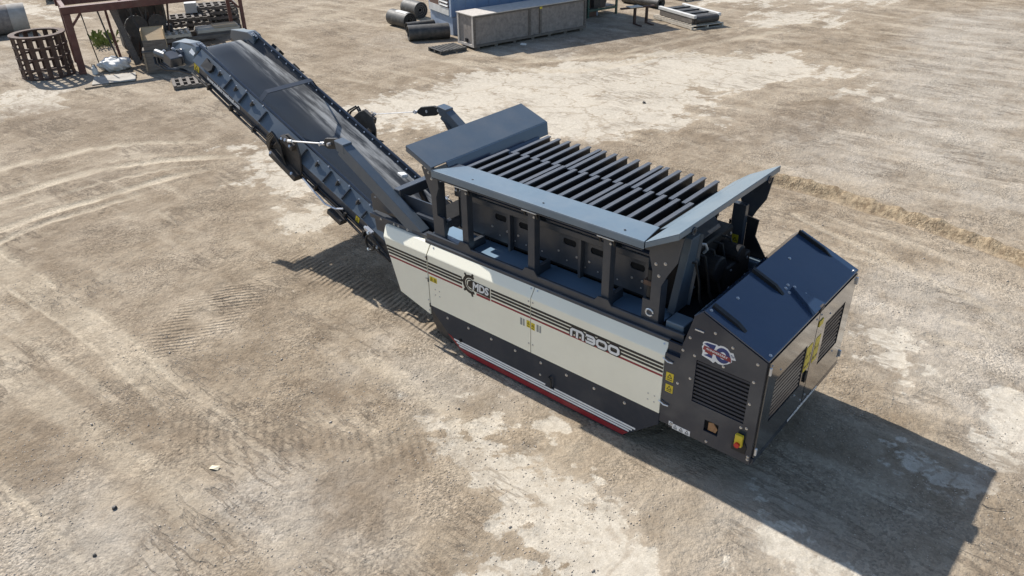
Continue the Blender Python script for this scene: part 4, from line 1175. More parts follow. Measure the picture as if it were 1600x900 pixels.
# rims
b = MB()      # near rim: flat plate with a down-turned outer lip
b.prism([(-5.03, -1.26, 2.872), (-1.617, -1.26, 2.866), (-1.70, -0.80, 2.846), (-4.78, -0.80, 2.846)], (0, 0, -0.014))
b.box(-5.03, -1.62, -1.262, -1.25, 2.765, 2.856)
rim = b.build('near_rim', M['top'], hopper, bevel=0.004)
for x in (-4.35, -3.15, -1.95):
    MB().cyl((x, -1.15, 2.866), (x, -1.15, 2.869), 0.014, 10).build('rim_hole', M['black'], hopper)
b = MB()
b.box(-5.0, -1.65, -1.249, -1.05, 2.74, 2.752)
b.box(-5.0, -1.65, -1.06, -1.05, 2.66, 2.739)
b.build('rim_stiffener', P, hopper)
def flare(xo, zo, xi, zi, co, ci, name, sgn, fm=M['top']):
    b = MB()
    b.prism([(xo, -co, zo), (xo, co, zo), (xi, ci, zi), (xi, -ci, zi)], (0, 0, -0.014))
    # outer lip
    b.prism([(xo, -co, zo - 0.012), (xo, co, zo - 0.012), (xo, co, zo - 0.085), (xo, -co, zo - 0.085)], (-sgn * 0.012, 0, 0))
    for s_ in (-1, 1):
        b.prism([(xo, s_ * co, zo - 0.0145), (xi, s_ * ci, zi - 0.0145), (xi, s_ * ci, zi - 0.08), (xo, s_ * co, zo - 0.085)], (0, -s_ * 0.012, 0))
    return b.build(name, fm, hopper, bevel=0.004)
flare(-5.528, 3.10, -5.02, 2.905, 1.245, 1.26, 'end_flare', -1, M['lit_slate'])
b = MB()
b.prism([(-5.018, -0.98, 2.90), (-5.018, 1.26, 2.90), (-4.95, 1.20, 2.72), (-4.95, -0.96, 2.72)], (0.012, 0, 0))
b.prism([(-4.94, -0.80, 2.76), (-4.94, 0.95, 2.76), (-4.84, 0.95, 2.60), (-4.84, -0.80, 2.60)], (0.012, 0, 0))
b.build('flare_apron', M['roof'], hopper)
MB().box(-5.10, -4.80, -1.235, -0.80, 2.79, 2.835).build('corner_filler', P, hopper)
flare(-1.193, 3.10, -1.60, 2.872, 1.265, 1.27, 'end_flare', 1)
b = MB()
b.prism([(-1.602, -0.79, 2.870), (-1.602, 1.27, 2.870), (-1.70, 1.05, 2.815), (-1.70, -0.79, 2.815)], (0, 0, -0.012))
b.build('flare_apron', M['top'], hopper)
for s_ in (-1, 1):
    b = MB()
    b.cyl((-1.20, s_ * 0.95, 3.01), (-1.178, s_ * 0.95, 3.01), 0.05, 12)
    b.build('lifting_lug', PG, hopper)
    b = MB()
    b.cyl((-1.177, s_ * 0.95, 3.01), (-1.174, s_ * 0.95, 3.01), 0.026, 10)
    b.build('lug_hole', M['black'], hopper)
# grizzly bars: three cartridges of six, in a near and a far row
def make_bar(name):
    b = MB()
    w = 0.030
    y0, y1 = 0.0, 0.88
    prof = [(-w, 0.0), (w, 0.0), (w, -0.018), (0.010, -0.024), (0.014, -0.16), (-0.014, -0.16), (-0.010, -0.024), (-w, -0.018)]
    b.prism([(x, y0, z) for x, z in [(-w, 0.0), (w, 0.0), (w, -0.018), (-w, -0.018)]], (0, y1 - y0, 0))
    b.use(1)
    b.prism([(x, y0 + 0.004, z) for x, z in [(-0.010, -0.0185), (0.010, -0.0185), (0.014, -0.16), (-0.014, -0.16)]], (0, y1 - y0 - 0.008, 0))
    o = b.build(name, [M['bar'], M['shade_black']], hopper)
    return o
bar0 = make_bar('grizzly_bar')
starts = [-4.765, -3.735, -2.700]
first = True
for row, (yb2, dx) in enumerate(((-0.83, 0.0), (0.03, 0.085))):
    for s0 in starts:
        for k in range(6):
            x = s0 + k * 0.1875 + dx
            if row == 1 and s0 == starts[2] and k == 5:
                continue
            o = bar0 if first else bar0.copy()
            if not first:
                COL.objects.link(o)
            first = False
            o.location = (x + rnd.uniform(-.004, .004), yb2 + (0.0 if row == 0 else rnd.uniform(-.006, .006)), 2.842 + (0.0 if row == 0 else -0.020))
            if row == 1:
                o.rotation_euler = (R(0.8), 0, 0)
for s0 in starts:
    for y in (-0.55, -0.10, 0.45):
        MB().box(s0 - 0.04, s0 + 6 * 0.17, y - 0.02, y + 0.02, 2.58, 2.675).build('cross_member', M['shade_black'], hopper)

# ---- discharge conveyor
TH = math.atan(0.42)
CA, SA = math.cos(TH), math.sin(TH)
def cv(s, y, h):
    return Vector((-10.1 + s * CA + h * SA, y, 2.72 - s * SA + h * CA))
def cvn(dy, dh):
    return Vector((dh * SA, dy, dh * CA)).normalized()
b = MB()
for sg in (-1, 1):
    b.prism([cv(-1.75, sg * 0.82, -0.21), cv(4.5, sg * 0.82, -0.21), cv(4.5, sg * 0.82, -0.44), cv(-1.75, sg * 0.82, -0.40)], (0, -sg * 0.02, 0))
    b.prism([cv(-1.75, sg * 0.82, -0.402), cv(4.5, sg * 0.82, -0.442), cv(4.5, sg * 0.74, -0.442), cv(-1.75, sg * 0.74, -0.402)], cv(0, 0, -0.02) - cv(0, 0, 0))
for s_ in (-1.4, -0.4, 0.6, 1.6, 2.6, 3.6):
    b.beam(cv(s_, -0.80, -0.50), cv(s_, 0.80, -0.50), 0.08, 0.08)
conv = b.build('conveyor', P, feeder)
for sg in (-1, 1):
    b = MB()
    b.prism([cv(-1.80, sg * 0.627, 0.0), cv(3.12, sg * 0.627, 0.0), cv(3.75, sg * 0.80, -0.19), cv(4.4, sg * 0.80, -0.19), cv(4.4, sg * 0.825, -0.21), cv(-1.80, sg * 0.825, -0.21)], cv(0, 0, -0.012) - cv(0, 0, 0))
    wing = b.build('wing_plate', M['lit_slate'], conv)
    b = MB()      # inner skirt and rounded rail on top of the ridge
    b.prism([cv(-2.0, sg * 0.622, 0.0), cv(4.4, sg * 0.622, 0.0), cv(4.4, sg * 0.46, -0.205), cv(-2.0, sg * 0.46, -0.205)], (0, sg * 0.012, 0))
    b.build('skirt_rubber', M['hose'], conv)
    b = MB()
    b.tube([cv(-1.9, sg * 0.605, 0.0), cv(3.2, sg * 0.605, 0.0)], 0.030, 10)
    b.build('skirt_rail', PG, conv, smooth=True)
    for i in range(22):
        s_ = -1.8 + i * 0.235
        bolt(cv(s_, sg * 0.575, -0.022), cvn(-sg * 0.8, 0.6), conv, 0.8)
    wn_ = cvn(sg * 0.74, 0.68)
    for s_ in (-0.79, -0.33, 0.28, 1.45, 2.11, 2.62, 3.14) if sg < 0 else (-0.79, 1.45, 3.14):
        b = MB()
        if s_ < 3.1:
            top, bot = cv(s_, sg * 0.655, -0.028), cv(s_, sg * 0.815, -0.20)
        else:
            top, bot = cv(s_, sg * 0.72, -0.09), cv(s_, sg * 0.815, -0.20)
        b.prism([top, bot, bot + wn_ * 0.055, top + wn_ * 0.050], cv(0.014, 0, 0) - cv(0, 0, 0))
        b.build('wing_gusset', P, conv)
    for s_ in (-1.08, -0.58, -0.08, 1.80, 2.36, 2.90) if sg < 0 else (-0.58, 1.80):
        c = cv(s_, sg * 0.71, -0.09)
        b = MB()
        al = cv(1, 0, 0) - cv(0, 0, 0)
        dn_ = wn_.cross(al).normalized()
        b.beam(c - al * 0.035, c + al * 0.035, 0.05, 0.05, up=wn_)
        b.cyl(c + wn_ * 0.02 - dn_ * 0.05, c + wn_ * 0.05 + dn_ * 0.05, 0.014, 7)
        b.build('clamp', M['darksteel'], conv)
        bolt(c + wn_ * 0.045 + dn_ * 0.05, wn_, conv, 0.9)
        bolt(cv(s_ + 0.20, sg * 0.64, -0.012), wn_, conv, 0.8)
    b = MB()
    q = cv(-1.42, sg * 0.66, -0.035)
    b.prism([cv(-1.50, sg * 0.67, -0.04), cv(-1.50, sg * 0.80, -0.18), cv(-1.28, sg * 0.79, -0.17), cv(-1.24, sg * 0.74, -0.12), cv(-1.28, sg * 0.68, -0.05), cv(-1.40, sg * 0.69, -0.06)], wn_ * 0.07)
    b.build('bracket_plate', M['black'], conv)
    # lower pipe and hoses
    b = MB()
    b.tube([cv(s_, sg * (0.865 + 0.012 * math.sin(s_ * 2.3)), -0.44 + 0.015 * math.sin(s_ * 3.1)) for s_ in [-1.7 + 0.3 * i for i in range(20)]], 0.024, 7)
    b.build('hose', M['hose'], conv, smooth=True)
    b = MB()
    b.tube([cv(s_, sg * (0.845 + 0.01 * math.cos(s_ * 1.7)), -0.36 + 0.012 * math.sin(s_ * 2.0)) for s_ in [-1.7 + 0.3 * i for i in range(19)]], 0.015, 6)
    b.build('hose', M['hose'], conv, smooth=True)
    for s_ in (-1.2, -0.5, 0.2, 0.75, 2.0, 2.8, 3.3):
        MB().beam(cv(s_ - 0.02, sg * 0.85, -0.40), cv(s_ + 0.02, sg * 0.85, -0.40), 0.09, 0.12, up=cvn(0, 1)).build('hose_clip', M['darksteel'], conv)
    # head drum hood and motor
    b = MB()
    y0, y1 = sg * 0.50, sg * 0.80
    prof = [(-2.60, -0.46), (-2.58, -0.27), (-2.44, -0.20), (-2.05, -0.02), (-1.86, 0.0), (-1.80, -0.06), (-1.80, -0.30), (-1.95, -0.46)]
    n_ = len(prof)
    vs = [cv(s_, y0, h) for s_, h in prof] + [cv(s_ * 0.9 + -2.1 * 0.1, y1 if h < -0.25 else y1 - sg * 0.10, h) for s_, h in prof]
    b.add(vs, [tuple(range(n_)), tuple(range(2 * n_ - 1, n_ - 1, -1))] + [(i, i + n_, (i + 1) % n_ + n_, (i + 1) % n_) for i in range(n_)])
    b.build('drum_hood', M['lit_slate'], conv, bevel=0.01)
    for s_, h in ((-1.92, 0.012), (-1.86, -0.0), (-1.82, 0.0)):
        bolt(cv(s_, sg * 0.56, h + 0.005), cvn(0, 1), conv, 1.1)
    if sg < 0:
        MB().beam(cv(-2.0, -0.735, -0.115), cv(-1.86, -0.735, -0.115), 0.11, 0.004, up=cvn(-0.8, 0.6)).build('grey_label', M['white'], conv)
        b = MB()
        b.beam(cv(-2.38, -0.95, -0.42), cv(-2.12, -0.95, -0.42), 0.24, 0.20, up=(0, 0, 1))
        b.cyl(cv(-2.38, -0.97, -0.46), cv(-2.72, -1.02, -0.55), 0.075, 12)
        b.cyl(cv(-2.25, -0.83, -0.42), cv(-2.25, -0.74, -0.42), 0.16, 14)
        b.build('drive_motor', P, conv, bevel=0.012)
        for dy in (0.0, 0.06, -0.07):
            b = MB()
            b.tube([cv(-2.66, -1.02 + dy, -0.60), cv(-2.55, -1.05 + dy, -0.68), cv(-2.3, -1.0 + dy, -0.66), cv(-2.0, -0.92 + dy * 0.5, -0.52), cv(-1.7, -0.87, -0.44)], 0.024, 7)
            b.build('hose', M['hose'], conv, smooth=True)
        for q in (cv(-2.72, -1.02, -0.52), cv(-2.4, -0.86, -0.31), cv(-2.14, -0.86, -0.31), cv(-2.4, -1.04, -0.32), cv(-2.05, -0.92, -0.56)):
            bolt(q, cvn(0, 1), conv, 1.5)
        label_plate(cv(-1.66, -0.823, -0.30), 0.16, 0.16, conv, (cv(1, 0, 0) - cv(0, 0, 0), cvn(0, 1), (0, -1, 0)), marks=1)
        label_plate(cv(3.06, -0.823, -0.29), 0.09, 0.11, conv, (cv(1, 0, 0) - cv(0, 0, 0), cvn(0, 1), (0, -1, 0)), marks=1)
        text_obj('web_lettering', 'www.mdsinternational.com', 0.115, M['white'], conv, (cv(1, 0, 0) - cv(0, 0, 0), cvn(0, 1), (0, -1, 0)), cv(-0.80, -0.8270, -0.272), width=0.80, offset=0.006)
# belt
b = MB()
lat = [-0.585, -0.43, -0.22, 0.0, 0.22, 0.43, 0.585]
tro = [0.180, 0.055, -0.015, -0.025, -0.015, 0.055, 0.180]
path = [(4.6, -0.24)]
ss = [4.6 - 0.2 * i for i in range(34)]
path = [(s_, -0.24) for s_ in ss if s_ > -2.05]
path += [(-2.1 + 0.17 * math.cos(t), -0.41 + 0.17 * math.sin(t)) for t in [math.pi / 2 + math.pi * i / 8 for i in range(9)]]
path += [(s_, -0.58) for s_ in (-1.0, 1.0, 3.0, 4.6)]
vs, fs = [], []
for (s_, h) in path:
    k = max(0.0, min(1.0, (s_ + 2.0) / 2.4)) ** 0.7 if h == -0.24 else 0.0
    for y, t in zip(lat, tro):
        vs.append(cv(s_, y * (0.77 + 0.23 * k), h + t * k + (0.02 if h == -0.24 else 0) * (1 - k)))
nl = len(lat)
for i in range(len(path) - 1):
    for j in range(nl - 1):
        fs.append((i * nl + j, i * nl + j + 1, (i + 1) * nl + j + 1, (i + 1) * nl + j))
b.add(vs, fs)
belt = b.build('belt', M['belt'], conv, smooth=True)
b = MB()
b.cyl(cv(-2.1, -0.52, -0.41), cv(-2.1, 0.52, -0.41), 0.155, 20)
b.build('head_drum', M['darksteel'], conv)
b = MB()
bow = [(-0.63, -0.01), (-0.495, 0.165), (0.495, 0.165), (0.63, -0.01)]
for (ya, ha), (yb2, hb) in zip(bow[:-1], bow[1:]):
    b.prism([cv(-0.05, ya, ha), cv(0.05, ya, ha), cv(0.05, yb2, hb), cv(-0.05, yb2, hb)], cv(0, 0, 0.014) - cv(0, 0, 0))
b.build('guard_bow', P, conv)
# lift arms, links and cables
for sg in (-1, 1):
    b = MB()
    top, foot = Vector((-7.13, sg * 1.11, 2.66)), Vector((-5.50, sg * 1.06, 1.66))
    b.beam(top, foot, 0.17, 0.22)
    b.prism([(-7.24, sg * 1.02, 2.785), (-7.02, sg * 1.02, 2.755), (-7.02, sg * 1.02, 2.60), (-7.20, sg * 1.02, 2.62)], (0, sg * 0.18, 0))
    arm = b.build('lift_arm', M['lit_slate'], feeder, bevel=0.008)
    b = MB()
    b.prism([(-7.08, sg * 1.0, 2.58), (-6.75, sg * 1.0, 2.36), (-5.95, sg * 1.0, 1.86), (-6.35, sg * 1.0, 1.74), (-6.55, sg * 1.0, 1.86)], (0, -sg * 0.02, 0))
    b.build('arm_gusset', P, arm)
    for z_, x_ in ((2.35, -6.8), (2.1, -6.45), (1.95, -6.2)):
        bolt((x_, sg * 1.001, z_), (0, sg, 0), arm, 0.9)
    # dark link plate at the arm head
    a0 = Vector((-7.22, sg * 1.10, 2.70))
    a1 = Vector((-7.78, sg * 1.05, 2.57))
    d = (a1 - a0).normalized()
    u = Vector((0, 0, 1))
    b = MB()
    u2 = (u - d * u.dot(d)).normalized()
    b.prism([a0 + d * 0.03 + u2 * 0.05, a0 + d * 0.12 + u2 * 0.085, a1 - d * 0.16 + u2 * 0.085, a1 - d * 0.05 + u2 * 0.03, a1 - d * 0.05 - u2 * 0.03, a1 - d * 0.16 - u2 * 0.085, a0 + d * 0.12 - u2 * 0.085, a0 + d * 0.03 - u2 * 0.05], (0, -sg * 0.05, 0))
    b.build('link_plate', M['black'], arm, bevel=0.006)
    for q in (a0 + d * 0.02, a0 + d * 0.30, a1 - d * 0.02):
        b = MB()
        b.cyl(q - Vector((0, 0.06, 0)), q + Vector((0, 0.06, 0)), 0.026, 10)
        b.build('link_pin', M['zinc'], arm)
    c0 = cv(1.25, sg * 0.93, 0.10)
    b = MB()
    if sg < 0:
        b.cyl(a1, c0, 0.013, 8)
        b.cyl(a1 + d * 0.02, a1 - d * 0.10, 0.028, 8)
        b.cyl(c0 + (a1 - c0) * 0.12, c0, 0.028, 8)
    else:
        b.cyl(a1, c0, 0.008, 6)
        for q, e in ((a1, -d), (c0, d)):
            b.tube([q, q - e * 0.06 + u * 0.03, q - e * 0.12, q - e * 0.06 - u * 0.03, q], 0.012, 5)
    b.build('stay_cable', M['zinc'], arm)
    # bracket with hoses on the conveyor
    b = MB()
    b.prism([cv(0.75, sg * 0.83, -0.40), cv(1.0, sg * 0.83, 0.02), cv(1.12, sg * 0.83, 0.14), cv(1.35, sg * 0.83, 0.14), cv(1.50, sg * 0.83, -0.05), cv(1.60, sg * 0.83, -0.40)], (0, sg * 0.04, 0))
    b.beam(cv(1.05, sg * 0.90, 0.03), cv(1.38, sg * 0.90, 0.03), 0.10, 0.12)
    b.beam(cv(0.85, sg * 0.92, -0.42), cv(1.6, sg * 0.92, -0.46), 0.16, 0.12)
    b.build('cable_bracket', M['darksteel'], conv, bevel=0.008)
    for k in range(4 if sg < 0 else 2):
        b = MB()
        dy = 0.02 * k
        b.tube([cv(0.62 + 0.05 * k, sg * (0.87 + dy), -0.44), cv(0.66 + 0.05 * k, sg * (0.90 + dy), -0.2), cv(0.80 + 0.05 * k, sg * (0.93 + dy), -0.02 + 0.02 * k), cv(0.98 + 0.05 * k, sg * (0.92 + dy), -0.08), cv(1.05 + 0.05 * k, sg * (0.90 + dy), -0.3), cv(1.2 + 0.05 * k, sg * (0.88 + dy), -0.45)], 0.020, 6)
        b.build('hose', M['hose'], conv, smooth=True)
    for q in (cv(1.1, sg * 0.955, 0.06), cv(1.33, sg * 0.955, 0.06), cv(1.2, sg * 0.96, 0.10), cv(0.9, sg * 1.0, -0.38), cv(1.5, sg * 1.0, -0.40)):
        bolt(q, cvn(sg, 0.8), conv, 1.3)
    b = MB()
    b.tube([cv(1.70, sg * 0.90, -0.40), cv(2.0, sg * 0.94, -0.40), cv(2.4, sg * 0.96, -0.42), cv(2.62, sg * 0.93, -0.36), cv(2.75, sg * 0.88, -0.28)], 0.018, 6)
    b.build('hose', M['zinc'] if sg < 0 else M['hose'], conv, smooth=True)
    MB().beam(cv(2.50, sg * 0.92, -0.48), cv(2.86, sg * 0.92, -0.48), 0.16, 0.10).build('clamp_block', M['darksteel'], conv, bevel=0.01)
    b = MB()
    c = cv(3.55, sg * 0.90, -0.36)
    b.tube([c + Vector((0.13 * math.cos(t) * CA, sg * 0.01 * t, 0.13 * math.sin(t))) for t in [i * math.pi / 6 for i in range(13)]], 0.02, 6)
    b.tube([c + Vector((0.10, 0, 0.05)), c + Vector((0.35, 0, -0.15)), c + Vector((0.7, -sg * 0.05, -0.4))], 0.022, 6)
    b.build('hose', M['hose'], conv, smooth=True)
    for q in (cv(3.3, sg * 0.86, -0.26), cv(3.45, sg * 0.93, -0.22), cv(3.7, sg * 0.93, -0.34), cv(3.55, sg * 0.95, -0.5)):
        bolt(q, (0, sg, 0.5), conv, 1.4)
    MB().beam(cv(3.32, sg * 0.87, -0.24), cv(3.5, sg * 0.87, -0.24), 0.07, 0.07).build('pipe_union', M['zinc'], conv, bevel=0.01)
# cross beam between the arms and lamp bracket
MB().beam((-6.10, -1.0, 2.13), (-6.10, 1.0, 2.13), 0.14, 0.16).build('cross_beam', P, feeder, bevel=0.01)
b = MB()
b.prism([(-6.12, -0.55, 2.0), (-6.06, -0.55, 2.05), (-6.0, -0.35, 1.5), (-6.06, -0.35, 1.45)], (0, 0.05, 0))
b.build('beam_stay', P, feeder)
b = MB()
b.prism([(-6.50, -0.62, 2.215), (-6.34, -0.66, 2.215), (-6.29, -0.58, 2.215), (-6.42, -0.54, 2.215)], (0, 0, 0.055))
b.build('work_lamp', M['white'], feeder, bevel=0.01)
b = MB()
b.prism([(-5.30, -1.14, 1.72), (-5.04, -1.14, 1.72), (-5.04, -1.0, 1.98), (-5.10, -0.98, 2.0)], (0, 0.10, 0))
b.build('post_wedge', P, feeder, bevel=0.006)

# ================================================================== things standing round the yard
def local(name, label, cat, xy, rz=0.0, group=None):
    return thing(name, label, cat, (xy[0], xy[1], ground_z(*xy)), rz, group)

# ---- rusty screen drum (open basket of rings and bars)
drum = local('screen_drum', 'rusty brown cylindrical steel basket of rings and bars standing upright', 'screen drum', (-26.75, 1.66))
DR, DH = 0.82, 1.36
for z, w, t in ((DH - 0.03, 0.17, 0.05), (0.98, 0.06, 0.06), (0.64, 0.06, 0.06), (0.30, 0.06, 0.06), (0.02, 0.06, 0.05)):
    b = MB()
    vs, fs = [], []
    N = 36
    for i in range(N):
        a = 2 * math.pi * i / N
        for rr in (DR - w, DR + (0.02 if z > 1.2 else 0.0)):
            for zz in (z, z + t):
                vs.append((rr * math.cos(a), rr * math.sin(a), zz))
    for i in range(N):
        k, j = i * 4, ((i + 1) % N) * 4
        fs += [(k, j, j + 1, k + 1), (k + 2, k + 3, j + 3, j + 2), (k, k + 2, j + 2, j), (k + 1, j + 1, j + 3, k + 3)]
    b.add(vs, fs)
    b.build('ring', M['rust'], drum)
for i in range(16):
    a = 2 * math.pi * (i + 0.3) / 16
    b = MB()
    c, s_ = math.cos(a), math.sin(a)
    b.beam((c * (DR - 0.035), s_ * (DR - 0.035), 0.0), (c * (DR - 0.035), s_ * (DR - 0.035), DH - 0.03), 0.15, 0.03, up=(c, s_, 0))
    b.build('bar', M['rust'], drum)

# ---- concrete pipe lying behind the drum
cp = local('concrete_pipe', 'large tan concrete pipe lying on its side behind the rusty basket', 'pipe', (-34.9, 3.0), R(72))
b = MB()
N = 24
vs, fs = [], []
for x in (-1.7, 1.15):
    for rr in (0.56, 0.47):
        for i in range(N):
            a = 2 * math.pi * i / N
            vs.append((x, rr * math.cos(a), 0.56 + rr * math.sin(a)))
for i in range(N):
    j = (i + 1) % N
    fs += [(i, j, 2 * N + j, 2 * N + i), (N + i, 3 * N + i, 3 * N + j, N + j), (i, N + i, N + j, j), (2 * N + i, 2 * N + j, 3 * N + j, 3 * N + i)]
b.add(vs, fs)
b.build('pipe_wall', M['osb'], cp, smooth=True)
b = MB()
vs, fs = [], []
for x in (0.55, 1.16):
    for i in range(N):
        a = 2 * math.pi * i / N
        vs.append((x, 0.58 * math.cos(a), 0.56 + 0.58 * math.sin(a)))
for i in range(N):
    j = (i + 1) % N
    fs.append((i, j, N + j, N + i))
b.add(vs, fs)
b.build('pipe_collar', M['concrete'], cp, smooth=True)

# ---- dark skip at the top edge
sk2 = local('steel_skip', 'dark low steel tub at the top left edge of the yard', 'skip', (-41.5, 8.6), R(70))
b = MB()
b.hexa([(-1.0, -0.6, 0.08), (1.0, -0.6, 0.08), (1.0, 0.6, 0.08), (-1.0, 0.6, 0.08), (-1.3, -0.8, 0.75), (1.3, -0.8, 0.75), (1.3, 0.8, 0.75), (-1.3, 0.8, 0.75)])
b.build('tub', M['darksteel'], sk2, bevel=0.03)
for s_ in (-1, 1):
    MB().box(-1.34, 1.34, s_ * 0.80 - 0.04, s_ * 0.80 + 0.04, 0.70, 0.78).build('rim_tube', M['rust'], sk2)
    MB().box(s_ * 0.7 - 0.06, s_ * 0.7 + 0.06, -0.55, 0.55, 0.0, 0.08).build('foot_rail', M['darksteel'], sk2)

# ---- tall rack of rusty red steel
RK = (-25.93, 2.43)
rk_dir = math.atan2(5.49 - 2.43, -24.99 + 25.93)       # runs away to the right
rack = local('steel_rack', 'rusty red steel rack frame with thick corner post and top beam', 'rack', RK, rk_dir)
RL, RD, RH = 5.6, 1.9, 2.06
for (x, y) in ((0, 0), (RL, 0), (0, RD), (RL, RD)):
    hw = 0.11 if x == 0 and y == 0 else 0.06
    MB().box(x - hw, x + hw, y - hw, y + hw, 0, RH - 0.13).build('post', M['rustpaint'], rack, bevel=0.01)
for y in (0, RD):
    MB().box(-0.14, RL + 0.14, y - 0.10, y + 0.10, RH - 0.128, RH + 0.10).build('beam', M['rustpaint'], rack, bevel=0.01)
for x in (0.0, RL * 0.33, RL * 0.67, RL):
    MB().box(x - 0.07, x + 0.07, 0.102, RD - 0.102, RH - 0.08, RH + 0.06).build('cross_beam', M['rustpaint'], rack, bevel=0.008)
for x, d in ((0, 1), (RL, -1)):
    MB().beam((x + d * 0.08, 0, RH - 0.52), (x + d * 0.42, 0, RH - 0.14), 0.07, 0.07).build('brace', M['rustpaint'], rack)
MB().box(2.2, RL - 0.2, 0.3, RD - 0.15, RH + 0.062, RH + 0.11).build('shelf_board', M['brownboard'], rack)
cr, sr = math.cos(rk_dir), math.sin(rk_dir)
def rk(x, y, z=0.0):
    return Vector((RK[0] + x * cr - y * sr, RK[1] + x * sr + y * cr, z))
# bars and beams leaning in the rack
LEAN = [('thin dark steel rod leaning just right of the rack corner post', 0.60, 0.25, 0.42, 0.50, 0.035, 'darksteel'),
        ('dark bent steel bar leaning in the rack above the white bag', 1.22, -0.10, 0.92, 0.55, 0.055, 'darksteel'),
        ('rusty red square post leaning in the rack behind the white bag', 1.36, 0.75, 1.22, 0.95, 0.09, 'rustpaint'),
        ('wide grey steel channel leaning in the middle of the rack', 1.78, 0.05, 1.42, 0.60, 0.19, 'woodgrey'),
        ('long grey steel angle leaning to the right of the wide channel', 2.36, 0.05, 1.86, 0.55, 0.09, 'darksteel'),
        ('broad dark board leaning against the right part of the rack', 2.75, 0.85, 2.45, 1.25, 0.22, 'woodgrey')]
for lab, x0, y0, x1, y1, w, m_ in LEAN:
    p0, p1 = rk(x0, y0, 0.03), rk(x1, y1, 2.02)
    t = thing('leaning_bar', lab, 'steel bar', p0, 0, 'bars leaning in the rack')
    q = p1 - p0
    b = MB()
    if w > 0.15:
        side = q.cross(Vector((-sr, cr, 0))).normalized()
        b.beam((0, 0, 0), q, w, 0.02, up=(-sr, cr, 0))
        b.beam(side * (w / 2), q + side * (w / 2), 0.02, 0.07, up=(-sr, cr, 0))
        b.beam(-side * (w / 2), q - side * (w / 2), 0.02, 0.07, up=(-sr, cr, 0))
    else:
        b.beam((0, 0, 0), q * 0.55, w, w * 0.3, up=(-sr, cr, 0))
        b.beam(q * 0.55, q + Vector((0.03, 0.03, 0)), w * 0.9, w * 0.3, up=(-sr, cr, 0))
        b.beam(Vector((w * 0.4, 0, 0)), q + Vector((w * 0.4, 0, 0)), w * 0.25, w * 0.9, up=(-sr, cr, 0))
    b.build('bar', M[m_], t)
# dark machinery jumble in the rack shade
jm = thing('scrap_machine', 'dark scrap gearbox with wheels in the shade under the rack', 'scrap', rk(2.55, 1.15), rk_dir)
MB().box(-0.75, 0.75, -0.35, 0.55, 0.15, 1.05).build('casing', M['darksteel'], jm, bevel=0.04)
for x, z, r_ in ((-0.45, 1.15, 0.38), (0.25, 1.2, 0.30), (0.0, 0.45, 0.32), (0.62, 0.55, 0.28)):
    b = MB()
    b.cyl((x, -0.42, z), (x, -0.36, z), r_, 16)
    b.cyl((x, -0.46, z), (x, 0.3, z), 0.05, 8)
    b.build('wheel', M['darksteel'], jm)
for i in range(5):
    MB().beam((-0.55 + 0.25 * i, -0.4, 0.1), (-0.35 + 0.2 * i, -0.2, 1.55), 0.05, 0.05).build('strut', M['rust'], jm)
MB().box(-0.6, 0.6, -0.4, 0.4, 0.0, 0.15).build('base', M['darksteel'], jm)
dk = thing('dark_backdrop', 'black upright box added as dark backdrop at the back of the rack', 'backdrop', rk(3.05, 2.35), rk_dir)  # added dark mass that stands in for the deep shade here
MB().box(-1.35, 0.30, -0.35, 0.45, 0.12, 1.75).build('backdrop_box', M['darksteel'], dk, bevel=0.08)
for x in (-1.0, -0.5, 0.0):
    MB().box(x - 0.04, x + 0.04, -0.40, -0.352, 0.15, 1.7).build('backdrop_rib', M['darksteel'], dk)
MB().box(-1.2, 0.2, -0.3, 0.4, 0.0, 0.118).build('skid', M['rust'], dk)
for k, (x0, x1) in enumerate(((1.55, 2.1), (2.0, 2.6), (2.55, 2.35), (2.9, 3.3))):
    t = thing('leaning_bar', ['crooked dark rod crossing in front of the scrap gearbox', 'second crooked dark rod right of the scrap gearbox', 'short dark pipe leaning behind the tan box', 'rusty dark pipe at the right end of the rack clutter'][k], 'steel bar', rk(x0, 0.55, 0.02), 0, 'bars leaning in the rack')
    q = rk(x1, 1.0, 1.75) - rk(x0, 0.55, 0.02)
    b = MB()
    b.tube([(0, 0, 0), q * 0.5 + Vector((0.03, 0.02, 0)), q], 0.035, 7)
    b.build('bar', M['darksteel'] if k < 3 else M['rust'], t)
# white sack and sheet in front
bag = local('plastic_sack', 'white bulging plastic sack slumped under the rack', 'sack', (-25.55, 3.40), R(60))
bm = bmesh.new()
bmesh.ops.create_icosphere(bm, subdivisions=4, radius=1.0)
for v in bm.verts:
    n_ = v.co.normalized()
    d = 1 + 0.14 * math.sin(5 * n_.x + 2 * n_.y) * math.cos(4 * n_.y + 3 * n_.z) + 0.07 * math.sin(13 * n_.x + 9 * n_.z) + 0.05 * math.sin(17 * n_.y + 5 * n_.x)
    v.co = Vector((n_.x * 0.50 * d, n_.y * 0.38 * d, max(0.0, 0.17 + n_.z * 0.24 * d)))
    
